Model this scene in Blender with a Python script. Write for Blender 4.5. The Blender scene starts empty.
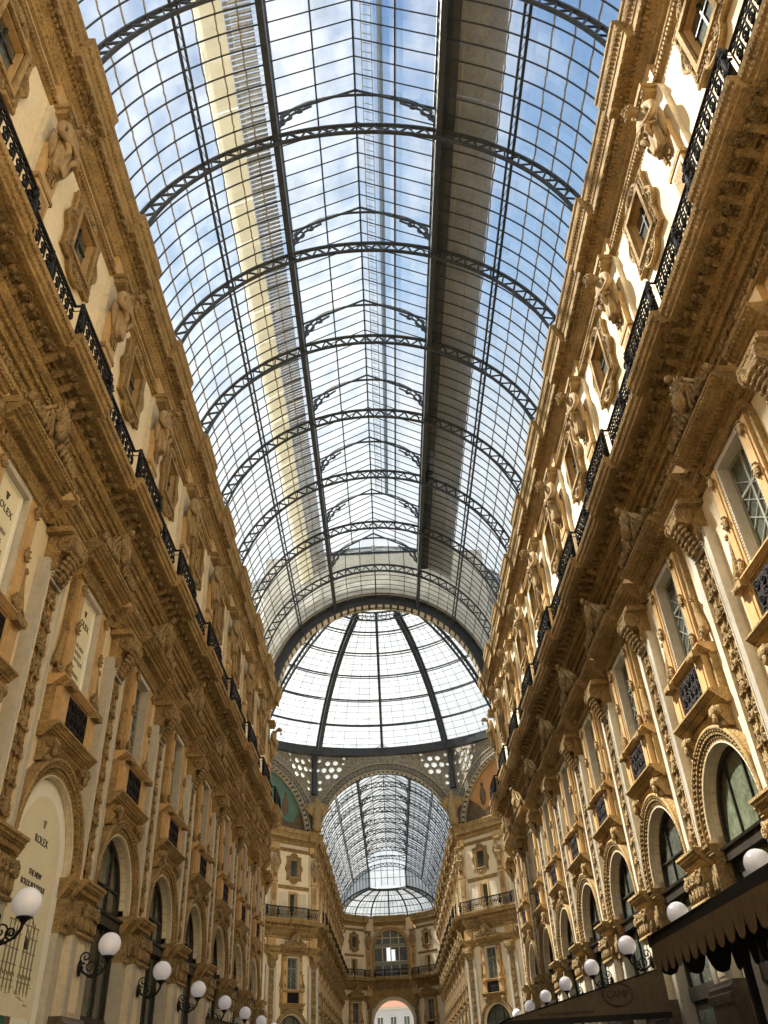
import bpy, bmesh, math, random
from math import sin, cos, pi, radians, sqrt
from mathutils import Vector, Matrix
from mathutils.geometry import tessellate_polygon

S = bpy.context.scene
COL = S.collection
rnd = random.Random(7)

# ------------------------------------------------------------------ layout
WALL = 7.1            # half width of the arm, wall plane to wall plane
BAY = 4.75
Y0 = 14.55            # pilaster k = 0
def PY(k): return Y0 + BAY * k
K0, K1 = -2, 7        # near arm pilasters K0..K1
YEND = PY(K1)         # 47.8 octagon edge
OCT = 17.3
YC = YEND + OCT       # octagon centre
YF = YEND + 2 * OCT   # far arm start
NF = 10
YFE = YF + BAY * NF   # end wall
OCT_H = OCT * math.tan(radians(22.5))
VR, VZ = 7.26, 21.34  # vault radius and centre height

# ------------------------------------------------------------------ camera direction (from the vanishing points)
cx, cy = 384., 512.
vy = (396., 1090.); vz = (320., -595.)
f = sqrt(-((vy[0]-cx)*(vz[0]-cx) + (vy[1]-cy)*(vz[1]-cy)))
ray = lambda p: Vector((p[0]-cx, -(p[1]-cy), -f)).normalized()
Yc = ray(vy); Zc = ray(vz); Zc = (Zc - Yc*Zc.dot(Yc)).normalized(); Xc = Yc.cross(Zc)
Rm = Matrix((Xc, Yc, Zc)).to_4x4()
CAMPOS = Vector((-.15, 0, 1.6)); CINV = (Matrix.Translation(CAMPOS) @ Rm).inverted()
def seen(pts):
    'share of the points that fall inside the frame'
    n = k = 0
    for p in pts:
        q = CINV @ p; n += 1
        if q.z < -.1 and abs(q.x*f/-q.z) < cx and abs(q.y*f/-q.z) < cy: k += 1
    return k/max(1, n)

# ------------------------------------------------------------------ materials
def new_mat(name):
    m = bpy.data.materials.new(name); m.use_nodes = True
    nt = m.node_tree; nt.nodes.clear()
    return m, nt, nt.nodes.new('ShaderNodeOutputMaterial')

def mat(name, col, rough=.75, var=.12, scale=1.5, bump=.0, bscale=30., metal=0., spec=.3, col2=None, fine=8.):
    m, nt, out = new_mat(name)
    N, L = nt.nodes, nt.links
    b = N.new('ShaderNodeBsdfPrincipled'); L.new(b.outputs[0], out.inputs[0])
    b.inputs['Roughness'].default_value = rough; b.inputs['Metallic'].default_value = metal
    b.inputs['Specular IOR Level'].default_value = spec
    geo = N.new('ShaderNodeNewGeometry')
    n1 = N.new('ShaderNodeTexNoise'); n1.inputs['Scale'].default_value = scale; n1.inputs['Detail'].default_value = 6
    L.new(geo.outputs['Position'], n1.inputs['Vector'])
    n2 = N.new('ShaderNodeTexNoise'); n2.inputs['Scale'].default_value = fine; n2.inputs['Detail'].default_value = 3
    L.new(geo.outputs['Position'], n2.inputs['Vector'])
    mx = N.new('ShaderNodeMix'); mx.data_type = 'RGBA'
    mx.inputs[6].default_value = (*[c * (1 - var) for c in col], 1)
    c2 = col2 or [min(1, c * (1 + var)) for c in col]
    mx.inputs[7].default_value = (*c2, 1)
    ad = N.new('ShaderNodeMath'); ad.operation = 'ADD'
    L.new(n1.outputs[0], ad.inputs[0]); L.new(n2.outputs[0], ad.inputs[1])
    mr = N.new('ShaderNodeMapRange'); mr.inputs[1].default_value = .7; mr.inputs[2].default_value = 1.3
    L.new(ad.outputs[0], mr.inputs[0]); L.new(mr.outputs[0], mx.inputs[0])
    L.new(mx.outputs[2], b.inputs['Base Color'])
    if bump:
        v = N.new('ShaderNodeTexNoise'); v.inputs['Scale'].default_value = bscale; v.inputs['Detail'].default_value = 4
        L.new(geo.outputs['Position'], v.inputs['Vector'])
        bp = N.new('ShaderNodeBump'); bp.inputs['Strength'].default_value = bump; bp.inputs['Distance'].default_value = .05
        L.new(v.outputs[0], bp.inputs['Height']); L.new(bp.outputs[0], b.inputs['Normal'])
    return m

def glass_mat(name, tint, milky, gloss=.05):
    """thin dusty roof glass: mostly clear, a little diffusing film, a little reflection, each pane slightly different"""
    m, nt, out = new_mat(name)
    N, L = nt.nodes, nt.links
    geo = N.new('ShaderNodeNewGeometry')
    no = N.new('ShaderNodeTexNoise'); no.inputs['Scale'].default_value = .9; no.inputs['Detail'].default_value = 5
    L.new(geo.outputs['Position'], no.inputs['Vector'])
    sc = N.new('ShaderNodeVectorMath'); sc.operation = 'MULTIPLY'; sc.inputs[1].default_value = (1.22, 1.684, 1.22)
    L.new(geo.outputs['Position'], sc.inputs[0])
    fl = N.new('ShaderNodeVectorMath'); fl.operation = 'FLOOR'; L.new(sc.outputs[0], fl.inputs[0])
    wn = N.new('ShaderNodeTexWhiteNoise'); L.new(fl.outputs[0], wn.inputs[0])
    tr = N.new('ShaderNodeBsdfTransparent')
    mx = N.new('ShaderNodeMix'); mx.data_type = 'RGBA'
    mx.inputs[6].default_value = (*[t * .9 for t in tint], 1); mx.inputs[7].default_value = (*tint, 1)
    L.new(wn.outputs[0], mx.inputs[0]); L.new(mx.outputs[2], tr.inputs[0])
    tl = N.new('ShaderNodeBsdfTranslucent'); tl.inputs[0].default_value = (.8, .8, .76, 1)
    gl = N.new('ShaderNodeBsdfGlossy'); gl.inputs['Roughness'].default_value = .08; gl.inputs[0].default_value = (.8, .8, .8, 1)
    a = N.new('ShaderNodeMixShader'); b = N.new('ShaderNodeMixShader')
    mr = N.new('ShaderNodeMapRange'); mr.inputs[1].default_value = .35; mr.inputs[2].default_value = .7
    mr.inputs[3].default_value = milky * .4; mr.inputs[4].default_value = milky * 1.6
    L.new(no.outputs[0], mr.inputs[0]); L.new(mr.outputs[0], a.inputs[0])
    L.new(tr.outputs[0], a.inputs[1]); L.new(tl.outputs[0], a.inputs[2])
    b.inputs[0].default_value = gloss; L.new(a.outputs[0], b.inputs[1]); L.new(gl.outputs[0], b.inputs[2])
    L.new(b.outputs[0], out.inputs[0])
    return m

M = {}
M['plaster'] = mat('cream_plaster', (.82, .69, .475), .85, .09, .7, .15, 14)
M['ochre'] = mat('ochre_stone', (.34, .224, .092), .8, .42, 2.2, .8, 22, fine=17.)
M['carved'] = mat('carved_stone', (.31, .21, .095), .8, .5, 3.0, 1.0, 26, fine=22.)
M['figure'] = mat('figure_stone', (.36, .25, .125), .8, .25, 3.0, .25, 30)
M['orange'] = mat('honey_marble', (.54, .345, .15), .55, .16, 1.6, .1, 20)
M['grey'] = mat('grey_marble', (.50, .455, .375), .6, .14, 1.2, .1, 20)
M['pale'] = mat('pale_stone', (.66, .57, .41), .75, .14, 1.4, .2, 20)
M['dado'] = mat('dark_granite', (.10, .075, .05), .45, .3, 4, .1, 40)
M['iron'] = mat('slate_painted_iron', (.045, .05, .055), .5, .25, 3)
M['black'] = mat('black_wrought_iron', (.011, .010, .010), .6, .3, 5, metal=.0, spec=.2)
M['grille'] = mat('dark_bronze_grille', (.018, .012, .012), .6, .5, 12, .8, 60, spec=.2)
M['lap'] = mat('weathered_lap_strip', (.36, .31, .22), .8, .3, 3)
M['timber'] = mat('dark_oak_frame', (.03, .024, .018), .5, .3, 4)
M['winglass'] = mat('window_glass_dark', (.075, .085, .07), .12, .5, .8, spec=.7)
M['shopglass'] = mat('shop_glass_green', (.13, .15, .10), .1, .45, .7, spec=.7)
M['blind'] = mat('grey_blind', (.27, .27, .22), .7, .15, 3)
M['globe'] = mat('opal_glass_globe', (.86, .84, .88), .2, .03, 3, spec=.5)
for n_ in M['globe'].node_tree.nodes:
    if n_.type == 'BSDF_PRINCIPLED': n_.inputs['Emission Color'].default_value = (.9, .88, 1, 1); n_.inputs['Emission Strength'].default_value = .09
M['white'] = mat('white_banner_border', (.90, .87, .78), .7, .04, 2)
M['banner'] = mat('beige_banner_cloth', (.80, .74, .55), .75, .05, 1.5)
M['ink'] = mat('printed_dark_ink', (.07, .06, .05), .7, .1, 3)
M['sketch'] = mat('printed_sepia_ink', (.27, .235, .16), .7, .15, 4)
M['green'] = mat('printed_green', (.03, .13, .09), .6, .1, 3)
M['canvas'] = mat('brown_canvas', (.10, .078, .052), .8, .2, 2)
M['valance'] = mat('tan_canvas_valance', (.13, .09, .045), .85, .15, 3)
M['blackcanvas'] = mat('black_canvas', (.010, .009, .008), .7, .2, 2)
M['emblem'] = mat('faded_emblem_paint', (.045, .035, .025), .8, .1, 3)
M['catlit'] = mat('lit_walkway_sheet', (.80, .71, .50), .8, .1, 1)
M['catgrey'] = mat('grey_walkway_sheet', (.40, .41, .42), .85, .2, 1.5)  # on the right roof sheet this grey paints in shade
M['ladder'] = mat('blue_painted_metal', (.30, .42, .60), .5, .1, 2)
M['drum'] = mat('drum_plaster', (.62, .55, .42), .85, .15, 1.2)
M['bronze'] = mat('gilt_bronze', (.30, .20, .085), .5, .3, 5, .3, 40)
M['fascia'] = mat('iron_lattice_fascia', (.27, .24, .185), .6, .6, 7, .6, 30)
M['mosaicg'] = mat('mosaic_teal', (.10, .17, .13), .6, .25, 1.2, fine=20)
M['mosaico'] = mat('mosaic_orange', (.50, .25, .09), .6, .2, 1.2, fine=20)
M['mosaicb'] = mat('mosaic_brown', (.13, .085, .045), .6, .4, 1.5, fine=20)
M['floor'] = mat('marble_floor', (.38, .335, .275), .35, .3, 1.2)
M['ext'] = mat('white_render', (.52, .50, .48), .85, .05, 1)
M['roof'] = mat('terracotta_roof', (.36, .13, .085), .8, .15, 2)
M['roofglass'] = glass_mat('dusty_roof_glass', (.93, .955, .97), .07)
M['domeglass'] = glass_mat('dusty_dome_glass', (.95, .97, .97), .12)
M['farglass'] = glass_mat('dusty_far_glass', (.58, .60, .62), .10)
M['sideglass'] = glass_mat('dim_side_glass', (.30, .32, .33), .06)
M['rosette'] = glass_mat('rosette_glass', (.98, .96, .85), .2)

def translucent_sheet(name, col, thru):
    m, nt, out = new_mat(name); N, L = nt.nodes, nt.links
    d = N.new('ShaderNodeBsdfDiffuse'); d.inputs[0].default_value = (*col, 1)
    t = N.new('ShaderNodeBsdfTranslucent'); t.inputs[0].default_value = (*col, 1)
    x = N.new('ShaderNodeMixShader'); x.inputs[0].default_value = thru
    L.new(d.outputs[0], x.inputs[1]); L.new(t.outputs[0], x.inputs[2]); L.new(x.outputs[0], out.inputs[0])
    return m
M['catlit'] = translucent_sheet('lit_translucent_sheet', (.70, .67, .57), .44)  # cream puts the sunlit look into the left sheet's colour

# ------------------------------------------------------------------ mesh builder
def _ico(n):
    bm = bmesh.new(); bmesh.ops.create_icosphere(bm, subdivisions=n, radius=1)
    v = [x.co.copy() for x in bm.verts]; f = [[y.index for y in x.verts] for x in bm.faces]; bm.free(); return v, f
ICO = {1: _ico(1), 2: _ico(2), 3: _ico(3)}

class MB:
    def __init__(s): s.v = []; s.f = []; s.m = []; s.s = []; s.mats = []
    def mi(s, m):
        if m not in s.mats: s.mats.append(m)
        return s.mats.index(m)
    def add(s, vs, fs, m, smooth=False):
        o = len(s.v); k = s.mi(m); s.v += [tuple(v) for v in vs]
        for f in fs: s.f.append([i + o for i in f]); s.m.append(k); s.s.append(smooth)
    def box(s, x0, x1, y0, y1, z0, z1, m):
        v = [(x, y, z) for x in (x0, x1) for y in (y0, y1) for z in (z0, z1)]
        s.add(v, [(0,1,3,2),(4,6,7,5),(0,4,5,1),(2,3,7,6),(0,2,6,4),(1,5,7,3)], m)
    def hexa(s, p, m, smooth=False):      # 8 points: bottom quad, top quad
        s.add(p, [(3,2,1,0),(4,5,6,7),(0,1,5,4),(1,2,6,5),(2,3,7,6),(3,0,4,7)], m, smooth)
    def extr(s, prof, y0, y1, m):         # (x,z) profile run along y
        n = len(prof)
        v = [(x, y0, z) for x, z in prof] + [(x, y1, z) for x, z in prof]
        f = [(i, (i+1) % n, (i+1) % n + n, i + n) for i in range(n)]
        s.add(v, f, m)
        t = tessellate_polygon([[Vector((x, z, 0)) for x, z in prof]])
        s.add(v, [tuple(a) for a in t] + [tuple(b + n for b in a) for a in t], m)
    def plate(s, out, x0, x1, m, holes=()):   # (y,z) outline with holes, thick in x
        loops = [list(out)] + [list(h) for h in holes]
        flat = [p for l in loops for p in l]; n = len(flat)
        t = tessellate_polygon([[Vector((a, b, 0)) for a, b in l] for l in loops])
        v = [(x0, a, b) for a, b in flat] + [(x1, a, b) for a, b in flat]
        f = [tuple(a) for a in t] + [tuple(b + n for b in a) for a in t]
        o = 0
        for l in loops:
            k = len(l)
            f += [(o+i, o+(i+1) % k, o+(i+1) % k+n, o+i+n) for i in range(k)]; o += k
        s.add(v, f, m)
    def tube(s, pts, r, m, seg=6, closed=False, smooth=True, squash=1.0):
        pts = [Vector(p) for p in pts]; n = len(pts); R = r if isinstance(r, (list, tuple)) else [r] * n
        vs = []
        for i, p in enumerate(pts):
            a = pts[(i-1) % n] if closed or i else pts[0]; b = pts[(i+1) % n] if closed or i < n-1 else pts[-1]
            t = (b - a)
            if t.length < 1e-9: t = Vector((0, 0, 1))
            t.normalize()
            up = Vector((1, 0, 0)) if abs(t.x) < .9 else Vector((0, 1, 0))
            u = t.cross(up).normalized(); w = u.cross(t).normalized()
            for k in range(seg):
                g = 2*pi*k/seg + pi/seg
                vs.append(p + u*cos(g)*R[i] + w*sin(g)*R[i]*squash)
        fs = []
        for i in range(n if closed else n-1):
            j = (i+1) % n
            for k in range(seg): fs.append((i*seg+k, i*seg+(k+1) % seg, j*seg+(k+1) % seg, j*seg+k))
        if not closed: fs += [tuple(range(seg))[::-1], tuple((n-1)*seg+k for k in range(seg))]
        s.add(vs, fs, m, smooth and seg > 4)
    def ell(s, c, r, m, lvl=1, rot=None):
        v, f = ICO[lvl]; r = (r, r, r) if not isinstance(r, (tuple, list)) else r
        q = [Vector((a.x*r[0], a.y*r[1], a.z*r[2])) for a in v]
        if rot is not None: q = [rot @ a for a in q]
        c = Vector(c); s.add([a + c for a in q], f, m, True)
    def cyl(s, p0, p1, r0, r1, m, seg=16, smooth=True):
        s.tube([p0, p1], [r0, r1], m, seg, smooth=smooth)
    def lathe(s, prof, c, m, seg=16):
        c = Vector(c); n = len(prof); vs = []
        for i in range(seg):
            g = 2*pi*i/seg
            for r, z in prof: vs.append(c + Vector((r*cos(g), r*sin(g), z)))
        fs = [(i*n+j, ((i+1) % seg)*n+j, ((i+1) % seg)*n+j+1, i*n+j+1) for i in range(seg) for j in range(n-1)]
        s.add(vs, fs, m, True)
    def spiral(s, c, r, turns, m, tube=.02, ang=0., hand=1, x=None, seg=5, n=18):   # volute in the y,z plane
        pts = []; R = []
        for i in range(n):
            t = i/(n-1); q = r*(1 - .88*t); g = ang + hand*2*pi*turns*t
            pts.append((c[0] + .4*tube*t, c[1] + q*cos(g), c[2] + q*sin(g))); R.append(tube*(1 - .35*t))
        s.tube(pts, R, m, seg)
        s.ell((c[0]+.01, c[1], c[2]), (tube*1.1, r*.2, r*.2), m, 1)
    def leaf(s, c, ln, wd, ang, m, th=.03):        # acanthus lobe in the y,z plane
        R = Matrix.Rotation(ang, 3, 'X')
        s.ell(Vector(c) + R @ Vector((0, 0, ln*.5)), (th, wd, ln*.55), m, 1, R)
    def mesh(s, name):
        me = bpy.data.meshes.new(name)
        me.from_pydata(s.v, [], s.f)
        for m in s.mats: me.materials.append(M[m] if isinstance(m, str) else m)
        me.polygons.foreach_set('material_index', s.m); me.polygons.foreach_set('use_smooth', s.s)
        bm = bmesh.new(); bm.from_mesh(me); bmesh.ops.recalc_face_normals(bm, faces=bm.faces); bm.to_mesh(me); bm.free()
        me.update(); return me
    def merge(s, o, mtx=None):
        k = len(s.v); s.v += [tuple(mtx @ Vector(v)) if mtx else v for v in o.v]
        for f, m, sm in zip(o.f, o.m, o.s):
            s.f.append([i+k for i in f]); s.m.append(s.mi(o.mats[m])); s.s.append(sm)
        return s

def tag(o, label, cat, group=None):
    o['label'] = label; o['category'] = cat; o['kind'] = 'thing'
    if group: o['group'] = group
def link(name, me, parent=None):
    o = bpy.data.objects.new(name, me); COL.objects.link(o)
    if parent: o.parent = parent
    return o
def struct(name, mb):
    o = link(name, mb.mesh(name)); o['kind'] = 'structure'; return o

class Proto:
    """one kind of thing: parts (name, MB, label, [sub-parts]); made once, copied with shared mesh data"""
    def __init__(s, name, parts): s.name = name; s.parts = parts; s.me = None; s.lite = None
    def build(s):
        def bld(p): return (p[0], p[1].mesh(p[0]), p[2] if len(p) > 2 else None, [bld(q) for q in (p[3] if len(p) > 3 else [])])
        s.me = [bld(p) for p in s.parts]
    def place(s, mtx, label, cat, group=None):
        if s.me is None: s.build()
        e = bpy.data.objects.new(s.name, None); COL.objects.link(e); e.empty_display_size = .2
        e.matrix_world = mtx; tag(e, label, cat, group)
        def mk(p, par):
            o = link(p[0], p[1], par)
            if p[2]: o['label'] = p[2]
            for q in p[3]: mk(q, o)
        for p in s.me: mk(p, e)
        return e
    def place_lite(s, mtx, label, cat, group=None):
        if s.lite is None:
            b = MB()
            def g(p):
                b.merge(p[1])
                for q in (p[3] if len(p) > 3 else []): g(q)
            for p in s.parts: g(p)
            s.lite = b.mesh(s.name)
        o = link(s.name, s.lite); o.matrix_world = mtx; tag(o, label, cat, group); return o

ORD = ['nearest', 'second', 'third', 'fourth', 'fifth', 'sixth', 'seventh', 'eighth', 'ninth', 'tenth', 'eleventh', 'twelfth']
def frm(x, y, rot): return Matrix.Translation((x, y, 0)) @ Matrix.Rotation(rot, 4, 'Z')

def arc(cy, cz, r, a0, a1, n): return [(cy + r*cos(a0+(a1-a0)*i/n), cz + r*sin(a0+(a1-a0)*i/n)) for i in range(n+1)]
def arch_loop(hw, zs, z0, n=20): return [(hw, z0)] + arc(0, zs, hw, 0, pi, n) + [(-hw, z0)]
def rect(hw, z0, z1): return [(-hw, z0), (hw, z0), (hw, z1), (-hw, z1)]

# ------------------------------------------------------------------ wall bays (structure)
AH, AS = 1.45, 5.75                 # shop arch half width, spring
WH, WZ0, WZ1 = .64, 9.1, 11.6       # tall window
UH, UZ0, UZ1 = .52, 18.2, 19.65     # upper window
TH = .62
def wall_mesh(nb, lo=0., hi=0., y0=0.):
    """a wall of nb bays along y from y0, plain stretches lo before and hi after"""
    mb = MB()
    h1 = []; h2 = []
    for i in range(nb):
        c = y0 + BAY*(i+.5)
        mv = lambda l: [(a + c, b) for a, b in l]
        h1 += [mv(rect(WH, WZ0, WZ1))]
        h2 += [mv(rect(UH, UZ0, UZ1)), mv(rect(.42, 15.2, 16.75))]
    a, b = y0 - lo, y0 + BAY*nb + hi
    # lower outline with the arches cut in from the ground
    out = [(a, 0)]
    for i in range(nb):
        c = y0 + BAY*(i+.5)
        out += [(c-AH, 0)] + [(c + p, q) for p, q in arc(0, AS, AH, pi, 0, 20)] + [(c+AH, 0)]
    out += [(b, 0), (b, 14.2), (a, 14.2)]
    mb.plate(out, -TH, 0, 'plaster', h1)
    mb.plate([(a, 14.2), (b, 14.2), (b, 22.4), (a, 22.4)], -TH, 0, 'plaster', h2)
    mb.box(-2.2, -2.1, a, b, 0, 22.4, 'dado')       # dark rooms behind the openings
    return mb

# ------------------------------------------------------------------ ornaments
def candelabra(mb, x, hw, z0, z1, m, step=.56, seed=3):
    r = random.Random(seed); n = int((z1-z0)/step); st = (z1-z0)/n
    mb.tube([(x+.01, .03*sin(i*1.3), z0+(z1-z0)*i/24) for i in range(25)], .022, m, 5)
    for i in range(n):
        z = z0 + st*(i+.5)
        for sg in (-1, 1):
            mb.spiral((x+.015, sg*hw*.5, z), hw*.4, 1.5, m, .03, ang=pi/2 if sg > 0 else pi/2, hand=sg*(1 if i % 2 else -1), n=14)
            mb.leaf((x+.01, sg*hw*.18, z+st*.12), st*.36, hw*.17, -sg*radians(38), m, .045)
            mb.leaf((x+.01, sg*hw*.6, z-st*.2), st*.3, hw*.16, -sg*radians(70), m, .04)
            mb.leaf((x+.01, sg*hw*.75, z+st*.25), st*.22, hw*.12, sg*radians(25), m, .04)
        if i % 3 == 0:
            mb.ell((x+.03, 0, z), (.07, hw*.32, st*.26), m, 2)
            for g in range(6): mb.ell((x+.05, hw*.3*cos(g), z+st*.26*sin(g)), .035, m, 1)
        else:
            mb.ell((x+.03, 0, z+st*.3), (.06, hw*.2, st*.16), m, 1)
            mb.ell((x+.03, 0, z-st*.1), (.05, hw*.13, st*.2), m, 1)

def beads(mb, x, y0, y1, z, r, step, m, rz=None, rx=None):
    n = max(1, int((y1-y0)/step)); st = (y1-y0)/n
    for i in range(n): mb.ell((x, y0+st*(i+.5), z), (rx or r, st*.42, rz or r), m, 1)
def dentils(mb, x0, x1, y0, y1, z0, z1, step, m):
    n = max(1, int((y1-y0)/step)); st = (y1-y0)/n
    for i in range(n): mb.box(x0, x1, y0+st*(i+.2), y0+st*(i+.8), z0, z1, m)
def relief_band(mb, x, y0, y1, z0, z1, m, seed=1):
    h = z1-z0; n = max(1, int(round((y1-y0)/(h*1.15)))); st = (y1-y0)/n; zc = (z0+z1)/2
    for i in range(n):
        y = y0 + st*(i+.5); sg = 1 if i % 2 else -1
        mb.spiral((x+.02, y, zc), h*.38, 1.4, m, h*.12, ang=sg*pi/2, hand=sg, n=12)
        mb.leaf((x, y+st*.42, zc-h*.3), h*.6, h*.14, 0, m, .06)
        mb.leaf((x, y+st*.3, zc-h*.1*sg), h*.34, h*.09, sg*.9, m, .03)
        mb.leaf((x, y-st*.3, zc+h*.1*sg), h*.34, h*.09, -sg*.9 + pi, m, .03)

def moulding(n, z0, z1, back=0.0):     # cyma profile that projects n at the top
    h = z1-z0
    return [(back, z0), (n*.30, z0), (n*.33, z0+h*.10), (n*.40, z0+h*.11), (n*.40, z0+h*.20), (n*.50, z0+h*.26), (n*.60, z0+h*.38), (n*.62, z0+h*.44), (n*.72, z0+h*.45),
            (n*.72, z0+h*.58), (n*.80, z0+h*.60), (n*.83, z0+h*.68), (n*.92, z0+h*.78), (n*.93, z0+h*.82), (n, z0+h*.84), (n, z1-h*.03), (n*.96, z1), (back, z1)]

# ---- pier of the ground floor, origin = pier axis on the wall plane
def make_pier():
    W = .55
    pl = MB(); pl.box(-.1, .46, -.68, .68, 0, 2.72, 'dado')
    pl.extr([(0, 2.72), (.5, 2.72), (.53, 2.78), (.52, 2.86), (.46, 2.9), (.47, 2.98), (.42, 3.04), (.4, 3.1), (0, 3.1)], -.7, .7, 'dado')
    sh = MB(); sh.box(-.1, .32, -W, W, 3.1, 4.55, 'pale')
    for s in (-1, 1): sh.box(.32, .36, s*.55, s*.30, 3.1, 4.55, 'grey')
    sh.box(.3, .34, -.26, .26, 3.2, 4.45, 'plaster')
    for s in (-1, 1): sh.box(-.3, .14, s*.55, s*.93, 0, 4.55, 'grey')
    cp = MB(); cp.hexa([(0, -.56, 4.55), (.38, -.56, 4.55), (.38, .56, 4.55), (0, .56, 4.55),
                        (0, -.6, 5.2), (.44, -.6, 5.2), (.44, .6, 5.2), (0, .6, 5.2)], 'carved')
    cp.box(-.3, .22, -.93, .93, 4.55, 5.2, 'carved')
    cp.tube([(.40, -.58, 4.58), (.40, .58, 4.58)], .045, 'ochre', 6)
    for i in range(5):
        y = -.44 + .22*i
        cp.leaf((.42, y, 4.62), .36, .10, 0, 'carved', .05); cp.ell((.47, y, 4.97), (.05, .07, .05), 'carved', 1)
        cp.spiral((.45, y+.08, 5.08), .09, 1.3, 'carved', .022, n=10, hand=(-1) ** i)
    for s in (-1, 1):
        cp.spiral((.47, s*.44, 5.02), .15, 1.5, 'carved', .035, hand=s, ang=pi/2)
        for j in range(3): cp.ell((.1+.12*j, s*.6, 4.8+.1*(j % 2)), (.05, .04, .14), 'carved', 1)
        for j in range(2): cp.leaf((.24, s*(.7+.15*j), 4.65), .36, .07, 0, 'carved', .04)
    im = MB(); im.extr(moulding(.52, 5.2, 5.62, -.1), -.64, .64, 'ochre')
    im.extr(moulding(.3, 5.22, 5.6, -.3), -1.0, 1.0, 'ochre')
    beads(im, .36, -.6, .6, 5.37, .035, .09, 'ochre'); beads(im, .46, -.62, .62, 5.5, .03, .1, 'ochre')
    return Proto('stone_pier', [('plinth', pl, 'dark granite plinth'), ('shaft', sh), ('capital', cp, 'carved acanthus capital'), ('impost_block', im)])

# ---- tall pilaster with candelabra relief and a scroll console
def make_pilaster():
    sh = MB(); W = .55
    for s in (-1, 1):
        sh.box(-.02, .22, s*W, s*.33, 5.6, 10.95, 'grey')
        sh.box(.15, .235, s*.345, s*.31, 5.6, 10.95, 'pale')
    sh.box(-.02, .15, -.33, .33, 5.6, 10.95, 'ochre')
    sh.box(.2, .285, -.32, .32, 5.6, 5.7, 'pale')
    for i in range(4): sh.box(.2, .25+.02*i, -.33, .33, 10.56+.07*i, 10.6+.07*i, 'grey')
    rl = MB(); candelabra(rl, .17, .29, 5.75, 10.5, 'carved', .5)
    co = MB()
    body = [(0, 10.75), (.12, 10.7), (.26, 10.74), (.34, 10.88), (.33, 11.0), (.3, 11.1), (.34, 11.2), (.52, 11.2), (.62, 11.35),
            (.62, 11.55), (.52, 11.68), (.3, 11.72), (0, 11.72)]
    co.extr(body, -.33, .33, 'ochre')
    for s in (-1, 1):
        for c, r in (((.44, 11.44), .24), ((.2, 10.88), .14)):
            pts = []
            for i in range(22):
                t = i/21; q = r*(1-.85*t); g = -pi*.6 + 2*pi*1.8*t
                pts.append((c[0]+q*cos(g), s*.35, c[1]+q*sin(g)))
            co.tube(pts, .03, 'carved', 5)
            co.ell((c[0], s*.34, c[1]), (r*.95, .035, r*.95), 'carved', 2); co.ell((c[0], s*.38, c[1]), .05, 'carved', 1)
    for i in range(7):       # acanthus running down the front of the console
        t = i/6; z = 11.3 - .62*t; x = .6 - .3*t
        co.ell((x, 0, z), (.07, .2-.03*t, .09), 'carved', 1)
        for s in (-1, 1): co.ell((x-.02, s*.2, z), (.06, .1, .07), 'carved', 1)
    for s in (-1, 1): co.spiral((.6, s*.2, 11.5), .11, 1.4, 'carved', .03, hand=s)
    co.box(0, .56, -.5, .5, 11.62, 11.76, 'ochre')
    beads(co, .56, -.48, .48, 11.66, .035, .1, 'ochre')
    bl = MB()                 # honey coloured block above, under the balcony
    bl.box(0, .16, -.46, .46, 12.35, 13.2, 'orange'); bl.box(0, .2, -.5, .5, 12.35, 12.5, 'orange')
    return Proto('carved_pilaster', [('shaft', sh), ('relief_panel', rl, 'carved candelabra relief'), ('console', co, 'scrolled console capital'), ('block', bl, 'honey coloured block')])

# ---- arch moulding over a shop opening, origin = bay axis
def make_archivolt():
    mb = MB()
    def ring(r0, r1, x0, x1, m, zb=5.6):
        out = [(r1, zb)] + arc(0, AS, r1, 0, pi, 28) + [(-r1, zb)]
        inn = [(-r0, zb)] + arc(0, AS, r0, pi, 0, 28) + [(r0, zb)]
        mb.plate(out + inn, x0, x1, m)
    ring(AH, 1.54, -TH+.1, .1, 'pale'); ring(1.52, 1.68, -.02, .15, 'ochre'); ring(1.66, 1.84, -.02, .22, 'ochre')
    mb.tube([(.23, a, b) for a, b in [(1.8, 5.62)] + arc(0, AS, 1.8, 0, pi, 30) + [(-1.8, 5.62)]], .05, 'ochre', 6)
    mb.tube([(.12, a, b) for a, b in [(1.5, 5.62)] + arc(0, AS, 1.5, 0, pi, 30) + [(-1.5, 5.62)]], .035, 'pale', 6)
    cb = MB()
    for i in range(41):
        g = pi*i/40; cb.ell((.16, 1.6*cos(g), AS+1.6*sin(g)), (.03, .05, .05), 'carved', 1)
        cb.ell((.235, 1.73*cos(g+.03), AS+1.73*sin(g+.03)), (.03, .04, .04), 'carved', 1)
    sp = MB()                 # light marble linings of the reveal
    for s in (-1, 1): sp.box(-TH+.1, .06, s*AH, s*(AH+.12), 3.0, 5.62, 'pale')
    return Proto('arch_moulding', [('moulding', mb), ('bead_ornament', cb), ('reveal_lining', sp)])

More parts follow.
